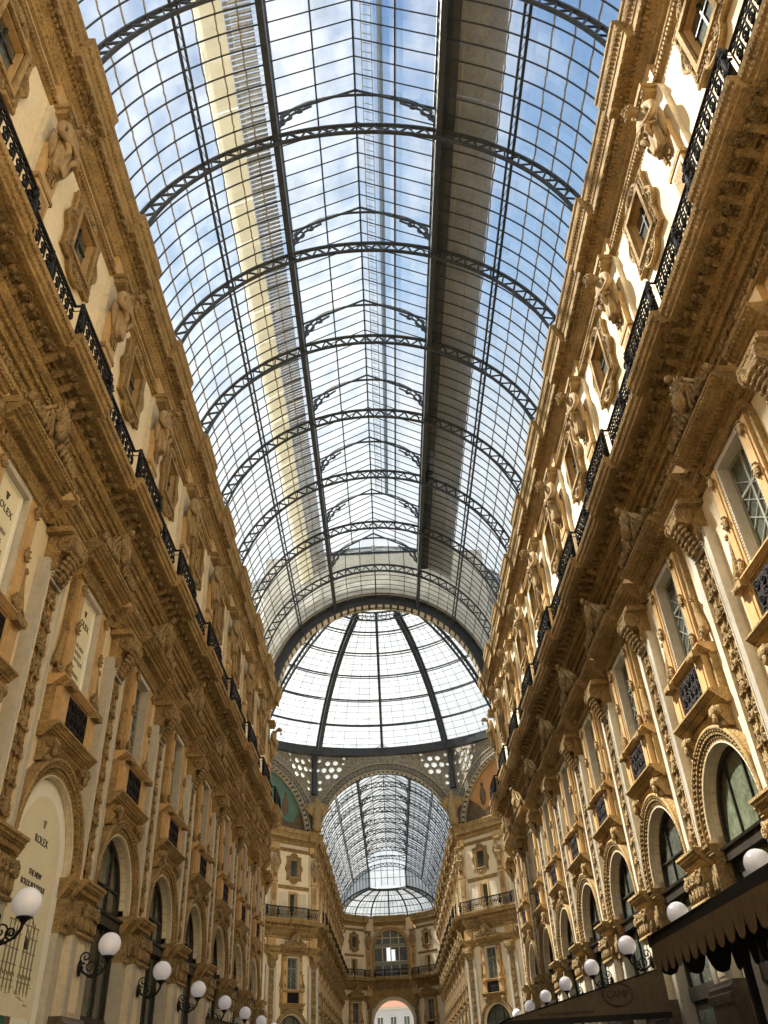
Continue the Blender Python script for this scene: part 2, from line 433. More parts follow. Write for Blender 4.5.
# ---- shop window filling an arch
def make_shopfront(lit):
    g = 'shopglass' if lit else 'winglass'
    x = -.2
    fr = MB()
    out = arch_loop(AH, AS, 3.0, 24); inn = arch_loop(AH-.12, AS, 3.0, 24)
    fr.plate(out, x-.03, x+.07, 'timber', [[(a*.999, b+.13 if b < 4 else b) for a, b in inn]])
    gl = MB(); gl.plate(arch_loop(AH-.1, AS, 5.4, 24), x-.02, x+.0, g)
    mu = MB()
    for y in (-.48, .48): mu.box(x, x+.05, y-.022, y+.022, 5.4, AS + sqrt(1.35**2-.48**2), 'timber')
    if not lit: mu.box(x, x+.05, -1.35, 1.35, 6.1, 6.14, 'timber')
    tr = MB(); tr.box(x-.03, x+.18, -AH, AH, 5.2, 5.42, 'timber'); tr.extr([(x, 5.42), (x+.24, 5.42), (x+.26, 5.47), (x, 5.5)], -AH, AH, 'timber')
    pn = MB(); pn.box(x-.03, x+.0, -AH, AH, 3.3, 5.2, 'winglass'); pn.box(x-.03, x+.1, -AH, AH, 3.0, 3.3, 'timber')
    for y in (-.5, .5): pn.box(x, x+.06, y-.03, y+.03, 3.3, 5.2, 'timber')
    dr = MB()
    for s in (-1, 1):
        dr.box(x-.03, x+.02, s*.02, s*AH, 0, 3.0, 'timber'); dr.box(x+.02, x+.035, s*.15, s*1.25, .4, 2.8, 'winglass')
    return Proto('arched_shop_window', [('frame', fr), ('fanlight_pane', gl, 'greenish fanlight glass' if lit else 'dark fanlight glass'),
        ('mullion', mu), ('transom', tr), ('lower_pane', pn, 'dark lower panel'), ('door', dr)])

# ---- tall piano nobile window with its stone surround
def make_tall_window():
    jb = []
    for s in (-1, 1):
        j = MB()
        j.box(0, .2, s*.66, s*1.02, 9.05, 11.55, 'orange'); j.box(.2, .23, s*.74, s*.95, 9.4, 11.3, 'orange')
        j.box(0, .13, s*1.02, s*1.14, 9.05, 11.55, 'ochre')
        for z in (9.35, 10.35, 11.35):
            j.ell((.25, s*.845, z), (.05, .10, .14), 'carved', 2)
            for q in range(7): j.ell((.27, s*.845+.1*cos(q*.9), z+.14*sin(q*.9)), .035, 'carved', 1)
        # side scroll at the foot
        pts = [(.12, s*1.16, 10.2), (.12, s*1.17, 9.95), (.12, s*1.21, 9.7), (.12, s*1.28, 9.45), (.12, s*1.31, 9.3)]
        j.tube(pts, [.05, .06, .08, .1, .1], 'ochre', 7); j.spiral((.2, s*1.25, 9.25), .13, 1.4, 'carved', .04, hand=s)
        j.spiral((.16, s*1.17, 10.2), .07, 1.2, 'carved', .03, hand=-s)
        jb.append(('jamb', j, 'honey marble jamb'))
    rv = MB()      # grey marble reveal with bead edge
    for s in (-1, 1):
        rv.box(-.14, .17, s*.58, s*.66, 9.1, 11.6, 'grey')
        for i in range(34): rv.ell((.165, s*.62, 9.15+i*.07), .028, 'pale', 1)
    rv.box(-.14, .17, -.66, .66, 11.5, 11.62, 'grey')
    gl = MB(); gl.box(-.12, -.10, -.58, .58, 9.1, 11.5, 'winglass')
    fr = MB(); x = -.08
    for y in (-.56, 0, .56): fr.box(-.10, -.06, y-.03, y+.03, 9.1, 11.5, 'blind')
    for z in (9.12, 10.7, 11.48): fr.box(-.10, -.06, -.58, .58, z-.03, z+.03, 'blind')
    for i in range(-5, 6):
        for sg in (-1, 1):
            a = Vector((x, -.56, 10.3+i*.42 - sg*.4)); b = Vector((x, .56, 10.3+i*.42 + sg*.4))
            if min(a.z, b.z) > 9.1 and max(a.z, b.z) < 11.5: fr.tube([a, b], .013, 'blind', 4)
    si = MB(); si.extr(moulding(.38, 8.84, 9.08), -1.3, 1.3, 'orange')
    for s in (-1, 1): si.box(0, .46, s*.7, s*1.1, 8.86, 9.0, 'ochre'); si.ell((.47, s*.9, 8.86), (.06, .12, .08), 'carved', 1)
    pds = []
    for s in (-1, 1):
        pd = MB()
        pd.box(0, .3, s*.66, s*1.12, 8.05, 8.86, 'orange'); pd.box(.3, .325, s*.75, s*1.03, 8.15, 8.75, 'orange')
        pd.box(0, .16, s*1.12, s*1.25, 8.05, 8.86, 'ochre'); pds.append(('sill_pedestal', pd, 'honey marble block'))
    gr = MB(); gr.box(.1, .26, -.66, .66, 8.05, 8.86, 'grille')
    for i in range(5):
        for j in range(3):
            gr.spiral((.27, -.5+.25*i, 8.18+.27*j), .12, 1.6, 'grille', .022, hand=(-1) ** (i+j), ang=i*1.1, n=12)
    sl = MB(); sl.extr(moulding(.44, 7.74, 8.05), -1.28, 1.28, 'ochre'); sl.extr(moulding(.22, 7.52, 7.76), -1.12, 1.12, 'ochre')
    br = []
    for s in (-1, 1):
        b = MB(); b.extr([(0, 7.28), (.14, 7.3), (.22, 7.42), (.27, 7.52), (.33, 7.58), (.37, 7.66), (.36, 7.74), (0, 7.74)], s*.98-.15, s*.98+.15, 'ochre')
        b.cyl((.28, s*.98-.17, 7.63), (.28, s*.98+.17, 7.63), .1, .1, 'carved', 12); b.ell((.2, s*.98, 7.36), (.12, .13, .1), 'carved', 1)
        b.leaf((.34, s*.98, 7.36), .24, .09, 0, 'carved', .06)
        br.append(('bracket', b))
    li = MB(); li.extr(moulding(.26, 11.55, 11.8), -1.1, 1.1, 'ochre'); li.box(0, .2, -1.06, 1.06, 11.8, 11.98, 'ochre')
    beads(li, .2, -1.05, 1.05, 11.68, .03, .09, 'carved'); relief_band(li, .21, -1.0, 1.0, 11.8, 11.98, 'carved')
    cn = MB(); cn.extr(moulding(.68, 11.98, 12.36), -1.34, 1.34, 'ochre')
    dentils(cn, .2, .42, -1.25, 1.25, 12.02, 12.12, .13, 'ochre'); beads(cn, .66, -1.32, 1.32, 12.22, .035, .1, 'ochre')
    for s in (-1, 1): cn.box(0, .5, s*1.08, s*1.36, 12.34, 12.5, 'ochre'); 
    cr = MB()      # carved crest
    top = [(-1.2, 12.36)] + [(-1.2 + 2.4*i/20, 12.5 + .16*abs(i/10-1)*0 + .78*math.exp(-((i-10)/5.2)**2)) for i in range(21)] + [(1.2, 12.36)]
    cr.plate(top, 0, .18, 'ochre')
    cr.tube([(.2, a, b) for a, b in top[1:-1]], .045, 'ochre', 6)
    for s in (-1, 1):
        for c, r in (((.5, 12.66), .2), ((.85, 12.55), .13), ((.22, 12.98), .15), ((1.08, 12.5), .09)):
            cr.spiral((.25, s*c[0], c[1]), r, 1.6, 'carved', .045, hand=s, ang=pi/2)
        for i in range(5): cr.leaf((.24, s*(.2+.18*i), 12.42), .3-.03*i, .07, -s*.4, 'carved', .06)
        cr.ell((.2, s*1.2, 12.58), (.1, .1, .12), 'carved', 1)
    cr.ell((.3, 0, 12.78), (.14, .2, .25), 'carved', 2)
    for i in range(9): g = pi*i/8; cr.leaf((.26, 0, 12.95), .42, .05, g-pi/2, 'carved', .05)
    cr.ell((.3, 0, 13.38), (.1, .09, .1), 'carved', 2)
    cr.v = [(x + .40 + .10*(z-12.36), y, 12.36 + (z-12.36)*1.12) for x, y, z in cr.v]
    return Proto('tall_window', jb + [('reveal', rv, 'grey marble reveal'), ('pane', gl, 'dark glass'), ('frame', fr), ('sill', si)] + pds + [
        ('grille', gr, 'black iron grille'), ('slab', sl)] + br + [('lintel', li), ('cornice', cn), ('crest', cr, 'carved scroll and shell crest')])

# ---- balcony section above the piano nobile: origin = bay axis
def make_balcony():
    RN, NN, H = 1.12, .95, 1.08
    sl = MB()
    def run(n, y0, y1):
        sl.extr([(-.05, 14.12), (n-.12, 14.12), (n-.1, 14.08), (n, 14.08), (n+.01, 14.16), (n+.06, 14.18), (n+.07, 14.28), (n+.12, 14.36), (n+.13, 14.46), (-.05, 14.46)], y0, y1, 'ochre')
        beads(sl, n+.04, y0+.02, y1-.02, 14.23, .045, .1, 'ochre'); dentils(sl, n+.05, n+.13, y0, y1, 14.30, 14.37, .09, 'ochre')
    run(RN, -H, H); run(NN, -BAY/2, -H); run(NN, H, BAY/2)
    bm_ = MB()
    bm_.extr([(0, 13.45), (.2, 13.45), (.24, 13.52), (.22, 13.58), (.32, 13.66), (.34, 13.74), (.44, 13.82), (.46, 13.92), (.4, 14.12), (0, 14.12)], -BAY/2, BAY/2, 'ochre')
    beads(bm_, .3, -BAY/2, BAY/2, 13.62, .04, .12, 'ochre'); beads(bm_, .43, -BAY/2, BAY/2, 13.86, .04, .1, 'ochre')
    relief_band(bm_, .36, -BAY/2, BAY/2, 13.66, 13.82, 'carved'); dentils(bm_, .4, .5, -BAY/2, BAY/2, 13.96, 14.04, .11, 'ochre')
    fz = MB(); fz.box(0, .12, -BAY/2, BAY/2, 13.08, 13.45, 'carved'); relief_band(fz, .13, -BAY/2, BAY/2, 13.1, 13.42, 'carved')
    fz.extr([(0, 13.0), (.18, 13.0), (.2, 13.05), (.16, 13.1), (0, 13.1)], -BAY/2, BAY/2, 'ochre')
    parts = [('slab', sl), ('bed_moulding', bm_), ('frieze', fz, 'carved scroll frieze')]
    n = 11
    for i in range(n):
        y = -BAY/2 + BAY*(i+.5)/n; q = RN if abs(y) < H else NN
        m = MB()
        m.extr([(.40, 14.12), (q-.26, 14.12), (q-.25, 14.06), (q-.30, 14.01), (q-.4, 14.03), (.56, 13.95), (.44, 13.9)], y-.06, y+.06, 'ochre')
        m.cyl((q-.31, y-.075, 14.05), (q-.31, y+.075, 14.05), .05, .05, 'carved', 10)
        yc = y + BAY/n/2
        m.ell((q-.34, yc, 14.11), (.07, .07, .05), 'carved', 2); m.tube([(q-.34+.135*cos(g*.524), yc+.125*sin(g*.524), 14.11) for g in range(12)], .025, 'carved', 5, closed=True)
        for g in range(8): m.ell((q-.34+.085*cos(g*.785), yc+.085*sin(g*.785), 14.11), (.035, .035, .03), 'carved', 1)
        m.box(q-.56, q-.53, y+.07, y+BAY/n-.07, 14.05, 14.12, 'ochre')
        parts.append(('modillion', m))
    return Proto('balcony', parts)

def make_railing():
    RN, NN, H, Z = 1.06, .89, 1.02, 14.46
    path = [(NN, -BAY/2), (NN, -H), (RN, -H), (RN, H), (NN, H), (NN, BAY/2)]
    hr = MB(); hr.tube([(x, y, Z+.94) for x, y in path], .045, 'black', 6)
    bt = MB(); bt.tube([(x, y, Z+.1) for x, y in path], .028, 'black', 4); bt.tube([(x, y, Z+.78) for x, y in path], .02, 'black', 4)
    sc = MB()
    def run(x, y0, y1):
        n = max(1, round((y1-y0)/.3)); st = (y1-y0)/n
        for i in range(n):
            y = y0+st*(i+.5)
            sc.spiral((x, y-.02, Z+.28), st*.48, 1.5, 'black', .024, ang=pi/2, hand=1, n=14)
            sc.spiral((x, y+.02, Z+.60), st*.48, 1.5, 'black', .024, ang=-pi/2, hand=1, n=14)
            sc.tube([(x, y0+st*i, Z+.1), (x, y0+st*i, Z+.94)], .016, 'black', 4)
            sc.ell((x, y, Z+.86), (.02, .07, .05), 'black', 1); sc.ell((x+.02, y, Z+.44), (.05, .06, .07), 'black', 1)
    run(NN, -BAY/2, -H); run(RN, -H, H); run(NN, H, BAY/2)
    parts = [('handrail', hr), ('bottom_rail', bt), ('scrollwork', sc)]
    for x, y in ((RN, -H), (RN, H), (NN, -BAY/2)):
        p = MB(); p.tube([(x, y, Z), (x, y, Z+.97)], .05, 'black', 6)
        p.ell((x+.04, y, Z+.42), (.07, .09, .24), 'black', 2); p.ell((x+.02, y, Z+.8), (.06, .07, .1), 'black', 2)
        for s in (-1, 1): p.spiral((x+.06, y+s*.07, Z+.3), .1, 1.3, 'black', .028, hand=s, n=12); p.spiral((x+.06, y+s*.07, Z+.62), .1, 1.3, 'black', .028, hand=-s, n=12)
        parts.append(('post', p))
    return Proto('balcony_railing', parts)

# ---- upper window with baroque cartouche
def make_upper_window():
    zc = 18.92
    # baroque outline: corners and four lobes
    q = []
    hw, hh = .8, 1.02
    q += [(hw, -.42)] + [(hw + .2*sin(pi*i/8), -.36 + .72*i/8) for i in range(9)] + [(hw, .42)]
    q += [(hw, hh*.8), (hw+.06, hh), (hw-.1, hh), (hw-.2, hh)]
    q += [(.42*cos(pi*i/10), hh + .3*sin(pi*i/10)) for i in range(11)]
    q += [(-hw+.2, hh), (-hw+.1, hh), (-hw-.06, hh), (-hw, hh*.8)]
    q += [(-hw, .42)] + [(-hw - .2*sin(pi*i/8), .36 - .72*i/8) for i in range(9)] + [(-hw, -.42)]
    q += [(-hw, -hh*.8), (-hw-.06, -hh), (-hw+.2, -hh)]
    q += [(-.42*cos(pi*i/10), -hh - .3*sin(pi*i/10)) for i in range(11)]
    q += [(hw-.2, -hh), (hw+.06, -hh), (hw, -hh*.8)]
    out = [(a, b+zc) for a, b in q]
    su = MB(); su.plate(out, 0, .12, 'ochre', [rect(UH, UZ0, UZ1)])
    su.tube([(.12, a, b) for a, b in out], .05, 'ochre', 6, closed=True)
    ins = [(a*.86, (b-zc)*.88+zc) for a, b in out]
    su.tube([(.13, a, b) for a, b in ins], .03, 'carved', 5, closed=True)
    fr = MB(); f2 = rect(UH+.12, UZ0-.12, UZ1+.12)
    fr.plate(f2, .1, .2, 'ochre', [rect(UH, UZ0, UZ1)])
    fr.plate(rect(UH, UZ0, UZ1), -.1, .1, 'orange', [rect(UH-.03, UZ0+.03, UZ1-.03)])
    orn = MB()
    for s in (-1, 1):
        for z, r in ((.35, .12), (-.35, .12), (.82, .1), (-.82, .1)): orn.spiral((.14, s*.74, zc+z), r, 1.5, 'carved', .035, hand=s*(1 if z > 0 else -1), ang=pi/2)
        for i in range(7): orn.ell((.15, s*.75, zc-.28+.09*i), (.035, .05, .035), 'carved', 1)
        for zz in (1, -1):
            orn.spiral((.14, s*.22, zc+zz*1.1), .12, 1.4, 'carved', .035, hand=s*zz, ang=pi/2)
            for i in range(5): orn.ell((.15, s*(.15+.1*i), zc+zz*.93), (.035, .04, .03), 'carved', 1)
    for zz in (1, -1):
        orn.ell((.16, 0, zc+zz*1.12), (.07, .12, .12), 'carved', 2)
        for i in range(5): orn.leaf((.15, 0, zc+zz*1.08), .22, .035, (i-2)*.5 + (0 if zz > 0 else pi), 'carved', .035)
    gl = MB(); gl.box(-.08, -.06, -UH, UH, UZ0, UZ1, 'winglass')
    mu = MB(); mu.box(-.06, -.02, -.03, .03, UZ0, UZ1, 'timber'); mu.box(-.06, -.02, -UH, UH, 19.15, 19.2, 'timber')
    return Proto('upper_window', [('surround', su), ('frame', fr), ('ornament', orn, 'carved cartouche ornament'), ('pane', gl, 'dark glass'), ('mullion', mu)])

def make_attic_window():
    fr = MB(); fr.plate(rect(.56, 15.0, 16.9), 0, .1, 'orange', [rect(.42, 15.2, 16.75)])
    gl = MB(); gl.box(-.4, -.38, -.42, .42, 15.2, 16.75, 'winglass')
    mu = MB(); mu.box(-.38, -.34, -.03, .03, 15.2, 16.75, 'timber'); mu.box(-.38, -.34, -.42, .42, 16.1, 16.15, 'timber')
    sh = MB(); sh.extr(moulding(.16, 17.1, 17.4), -1.8, 1.8, 'ochre')
    for s in (-1, 1): sh.box(0, .04, s*.75, s*1.55, 15.2, 16.8, 'pale')
    return Proto('attic_window', [('frame', fr), ('pane', gl, 'dark glass'), ('mullion', mu), ('string_course', sh)])

# ---- atlas figure on a tapering herm, origin = pilaster axis
def skin_mesh(name, pts, edges, m, sub=2):
    me = bpy.data.meshes.new(name); me.from_pydata([p[0] for p in pts], edges, [])
    o = bpy.data.objects.new(name, me); COL.objects.link(o)
    md = o.modifiers.new('s', 'SKIN'); md.use_smooth_shade = True
    for i, p in enumerate(pts):
        r = p[1]; me.skin_vertices[0].data[i].radius = r if isinstance(r, tuple) else (r, r)
    me.skin_vertices[0].data[0].use_root = True
    ms = o.modifiers.new('u', 'SUBSURF'); ms.levels = sub; ms.render_levels = sub
    dg = bpy.context.evaluated_depsgraph_get(); dg.update()
    r = bpy.data.meshes.new_from_object(o.evaluated_get(dg))
    vs = [v.co.copy() for v in r.vertices]; fs = [list(p.vertices) for p in r.polygons]
    bpy.data.objects.remove(o); b = MB(); b.add(vs, fs, m, True); return b

def make_statue():
    P = [((.26, 0, 18.72), (.22, .17)), ((.30, 0, 19.0), (.22, .17)), ((.37, 0, 19.3), (.26, .19)), ((.45, 0, 19.58), (.29, .2)),
         ((.52, 0, 19.76), (.15, .13)), ((.62, 0, 19.86), (.085, .085)), ((.73, 0, 19.9), (.12, .11)), ((.82, 0, 19.86), (.115, .10)), ((.88, 0, 19.78), (.075, .07))]
    E_ = [(i, i+1) for i in range(8)]
    for s in (-1, 1):
        o = len(P)
        P += [((.46, s*.3, 19.66), .125), ((.46, s*.44, 19.45), .105), ((.47, s*.47, 19.2), .095), ((.58, s*.4, 19.02), .078), ((.66, s*.2, 19.03), .06), ((.68, s*.08, 19.05), .05)]
        E_ += [(3, o)] + [(o+i, o+i+1) for i in range(5)]
        h = len(P)
        for j in range(4):
            P += [((.69, s*(.02-.03*0), 19.1-.035*j), .022), ((.67, -s*.06, 19.1-.035*j), .018)]
            E_ += [(o+5, h+2*j), (h+2*j, h+2*j+1)]
        P += [((.72, s*.08, 19.12), .022)]; E_ += [(o+4, len(P)-1)]
    body = skin_mesh('body', P, E_, 'figure', 1)
    body.ell((.945, 0, 19.84), (.03, .022, .05), 'figure', 1)          # nose
    for s in (-1, 1):
        body.ell((.915, s*.045, 19.88), (.02, .02, .014), 'figure', 1); body.ell((.92, s*.045, 19.91), (.03, .04, .014), 'figure', 1)
        body.ell((.76, s*.12, 19.86), (.035, .02, .045), 'figure', 1)
    body.ell((.93, 0, 19.775), (.02, .04, .012), 'figure', 1)
    hair = MB(); r = random.Random(5)
    for i in range(46):
        g = r.uniform(0, 2*pi); e = r.uniform(-.2, 1.2)
        d = Vector((-.45+cos(g)*cos(e), sin(g)*cos(e), sin(e)+.25)).normalized()
        hair.ell(Vector((.76, 0, 19.88)) + d*.135, (.045, .04, .045), 'carved', 1)
    for i in range(16):
        hair.ell((.88+r.uniform(-.03, .04), r.uniform(-.07, .07), 19.71-r.uniform(0, .1)), (.035, .03, .05), 'carved', 1)
    dr = MB()      # cloth gathered at the hips with hanging folds
    n = 40; rows = 9; vs = []
    for j in range(rows):
        t = j/(rows-1); z = 19.18 - .95*t
        for i in range(n):
            g = 2*pi*i/n; fold = 1 + .10*sin(g*9+t*2)*(.4+t) + .05*sin(g*5-t*3)
            ry = (.33 - .14*t**1.5)*fold; rx = (.26 - .1*t)*fold
            vs.append((.33 + .06*t + rx*cos(g), ry*sin(g), z - .05*sin(g*3+1)*t))
    dr.add(vs, [(j*n+i, j*n+(i+1) % n, (j+1)*n+(i+1) % n, (j+1)*n+i) for j in range(rows-1) for i in range(n)] + [tuple(range((rows-1)*n, rows*n))], 'figure', True)
    for s in (-1, 1):
        dr.tube([(.4, s*.38, 19.22), (.58, s*.27, 19.06), (.62, s*.14, 18.85), (.46, s*.1, 18.5)], [.02, .075, .075, .012], 'figure', 9)
        dr.tube([(.3, s*.42, 19.3), (.36, s*.42, 19.0), (.34, s*.34, 18.7), (.33, s*.28, 18.4)], [.02, .085, .08, .012], 'figure', 9)
    dr.tube([(.48, -.34, 19.35), (.66, -.1, 19.2), (.66, .16, 19.0), (.48, .36, 18.85)], [.02, .07, .07, .02], 'figure', 9)
    he = MB()
    he.hexa([(0, -.26, 14.46), (.22, -.26, 14.46), (.22, .26, 14.46), (0, .26, 14.46), (0, -.36, 18.9), (.3, -.36, 18.9), (.3, .36, 18.9), (0, .36, 18.9)], 'orange')
    he.box(0, .3, -.4, .4, 17.55, 17.68, 'ochre'); he.box(0, .14, -.5, .5, 14.46, 20.2, 'pale')
    he.plate([(-.2, 16.0), (.2, 16.0), (.24, 17.4), (-.24, 17.4)], .22, .29, 'ochre')
    for i in range(4):
        z = 18.35 - .13*i
        he.ell((.34-.02*i, 0, z), (.06, .12-.02*i, .07), 'carved', 1)
        for s in (-1, 1): he.spiral((.33, s*.15, z), .09-.012*i, 1.3, 'carved', .03, hand=s, ang=pi/2, n=12)
    ca = MB(); ca.box(0, .42, -.36, .36, 20.12, 20.3, 'ochre'); ca.box(0, .5, -.42, .42, 20.28, 20.42, 'ochre')
    for s in (-1, 1): ca.spiral((.44, s*.28, 20.2), .11, 1.4, 'carved', .035, hand=s, ang=pi/2)
    beads(ca, .43, -.34, .34, 20.22, .04, .11, 'carved')
    return Proto('atlas_statue', [('body', body), ('hair', hair), ('drapery', dr), ('herm', he, 'tapering carved herm'), ('capital', ca)])

# ---- crowning cornice, one section per bay, origin = bay axis, breaks forward over the pilasters
def make_cornice():
    NN, RN, H = .70, .86, 1.0
    B = BAY/2
    ar = MB(); ar.extr(moulding(.16, 20.36, 20.66), -B, B, 'ochre'); dentils(ar, .08, .15, -B, B, 20.42, 20.52, .1, 'ochre'); beads(ar, .15, -B, B, 20.57, .035, .1, 'ochre')
    fz = MB(); fz.box(0, .05, -B, B, 20.66, 21.02, 'pale')
    for s in (-1, 1):
        y0, y1 = sorted((s*B, s*(B-.55))); fz.box(0, .2, y0, y1, 20.42, 21.02, 'orange')
    co = MB()
    def run(n, y0, y1):
        co.extr([(0, 21.0), (.14, 21.0), (.2, 21.1), (.22, 21.2), (.34, 21.3), (.36, 21.42), (n-.12, 21.5), (n-.1, 21.46), (n, 21.46),
                 (n, 21.7), (n+.03, 21.72), (n+.05, 21.84), (n+.14, 22.0), (n+.16, 22.14), (n+.2, 22.18), (n+.2, 22.3), (0, 22.34)], y0, y1, 'ochre')
        beads(co, .2, y0, y1, 21.13, .05, .13, 'ochre', .06); dentils(co, .3, .42, y0, y1, 21.3, 21.42, .12, 'ochre')
        beads(co, n+.1, y0, y1, 21.92, .05, .11, 'ochre')
    n2, r2 = NN-.16, RN-.16
    run(n2, -(B-H), B-H); run(r2, -B, -(B-H)); run(r2, B-H, B)
    so = MB()
    k = 16
    for i in range(k):
        y = -B + BAY*(i+.5)/k; q = r2 if abs(y) > B-H else n2
        so.ell((q-.1, y, 21.46), (.12, .1, .04), 'carved', 1); so.leaf((q-.02, y, 21.34), .14, .07, 0, 'carved', .05)
        so.ell((.5, y, 21.45), (.08, .06, .05), 'carved', 1)
    return Proto('crowning_cornice', [('architrave', ar), ('frieze', fz, 'pale frieze'), ('moulding', co), ('soffit_ornament', so)])

# ---- continuous string course at the head of the piano nobile, origin = bay axis
def make_string():
    mb = MB(); B = BAY/2
    mb.extr(moulding(.24, 11.76, 12.36), -B, B, 'ochre')
    for s in (-1, 1):
        a, b = sorted((s*B, s*(B-.62))); mb.extr(moulding(.6, 11.76, 12.36), a, b, 'ochre')
        beads(mb, .58, a, b, 12.2, .035, .1, 'ochre')
    dentils(mb, .1, .2, -B, B, 11.9, 12.0, .12, 'ochre'); beads(mb, .24, -B, B, 12.25, .035, .1, 'ochre')
    return mb

# ---- globe lamp on a scrolled bracket, origin = pier axis
def make_lamp():
    pl = MB(); pl.ell((.38, 0, 4.0), (.04, .1, .17), 'black', 2); pl.ell((.4, 0, 4.0), (.06, .05, .06), 'black', 1)
    ar = MB()
    ar.tube([(.38, 0, 4.0), (.46, 0, 3.92), (.58, 0, 3.84), (.72, 0, 3.83), (.85, 0, 3.9), (.93, 0, 4.02), (.95, 0, 4.12)], [.026]*6+[.03], 'black', 7)
    def cs(c, r, h, a):
        p = []
        for i in range(16):
            t = i/15; q = r*(1-.85*t); g = a + h*2*pi*1.4*t; p.append((c[0]+q*cos(g), 0, c[1]+q*sin(g)))
        ar.tube(p, .017, 'black', 5)
    cs((.6, 4.0), .15, 1, -pi/2); cs((.78, 3.97), .10, -1, -pi/2); cs((.48, 4.2), .13, -1, -pi/2)
    ar.ell((.66, 0, 3.84), (.05, .035, .05), 'black', 1)
    cu = MB(); cu.lathe([(0, 0), (.03, .0), (.05, .04), (.09, .08), (.13, .09), (.12, .11), (.10, .12)], (.95, 0, 4.09), 'black', 14)
    gl = MB(); gl.ell((.95, 0, 4.42), .235, 'globe', 3)
    return Proto('globe_lamp', [('wall_plate', pl), ('bracket_arm', ar, 'black scrolled iron arm', [('cup', cu)]), ('globe', gl, 'white opal glass globe')])

# ------------------------------------------------------------------ roof
A_P, A_L = radians(45), radians(22.5)
def vp(a, r=VR): return (r*sin(a), VZ + r*cos(a))
LX, LZ = VR*sin(A_L), VZ + VR*cos(A_L)     # lantern foot
LZ1, RIDGE = 29.5, 31.0                    # lantern eaves, ridge
SEAMS = [radians(45 + 45/7*i) for i in range(1, 7)] + [radians(22.5 + 22.5/4*i) for i in range(1, 4)]

def make_rib(top=False):
    uc = MB(); lc = MB(); la = MB(); n = 72; A = radians(80)
    def chord(mb, r0, r1, hy):
        pr = [vp(-A + 2*A*i/n, r1) for i in range(n+1)] + [vp(A - 2*A*i/n, r0) for i in range(n+1)]
        v = [(x, -hy, z) for x, z in pr] + [(x, hy, z) for x, z in pr]; k = len(pr)
        f = [(i, (i+1) % k, (i+1) % k+k, i+k) for i in range(k)]
        f += [(i, i+1, k-2-i, k-1-i) for i in range(n)] + [(k+i, k+i+1, 2*k-2-i, 2*k-1-i) for i in range(n)]
        mb.add(v, f, 'iron')
    chord(uc, VR-.05, VR+.03, .06); chord(lc, VR-.50, VR-.43, .06)
    m = 34
    for i in range(m):
        a, b = -A+2*A*i/m, -A+2*A*(i+1)/m
        p = vp(a, VR-.05); q = vp((a+b)/2, VR-.46); s = vp(b, VR-.05)
        la.tube([(p[0], 0, p[1]), (q[0], 0, q[1])], .045, 'iron', 4); 
        la.tube([(q[0], 0, q[1]), (s[0], 0, s[1])], .035, 'iron', 4)
    return Proto('iron_roof_rib', [('upper_chord', uc), ('lower_chord', lc), ('lattice', la)])

def make_bracket_arch():
    ar = MB()
    pts = [(-LX, 0, LZ-.1)] + [(LX*(-1+2*i/24), 0, LZ+.35 + (RIDGE-.35-LZ-.35)*sqrt(max(0, 1-abs(-1+2*i/24)**2.2))) for i in range(25)] + [(LX, 0, LZ-.1)]
    ar.tube(pts, .055, 'iron', 6)
    ra = MB(); ra.tube([(-LX, 0, LZ1), (0, 0, RIDGE), (LX, 0, LZ1)], .05, 'iron', 4)
    out = [('arch', ar), ('rafter', ra)]
    for s in (-1, 1):
        b = MB()
        b.tube([(s*LX, 0, LZ-.1), (s*LX, 0, LZ1)], .06, 'iron', 4)
        ring = lambda cx, cz, r: b.tube([(cx+r*cos(g*pi/6), 0, cz+r*sin(g*pi/6)) for g in range(12)], .04, 'iron', 4, closed=True)
        ring(s*(LX-.32), LZ1-.22, .2); ring(s*(LX-.75), LZ1+.18, .13); ring(s*(LX-.16), LZ1-.62, .12)
        b.tube([(s*(LX-.1), 0, LZ1-.9), (s*(LX-.55), 0, LZ1-.02), (s*(LX-1.2), 0, LZ1+.48)], .045, 'iron', 4)
        out.append(('spandrel_bracket', b))
    return Proto('lantern_arch', out)

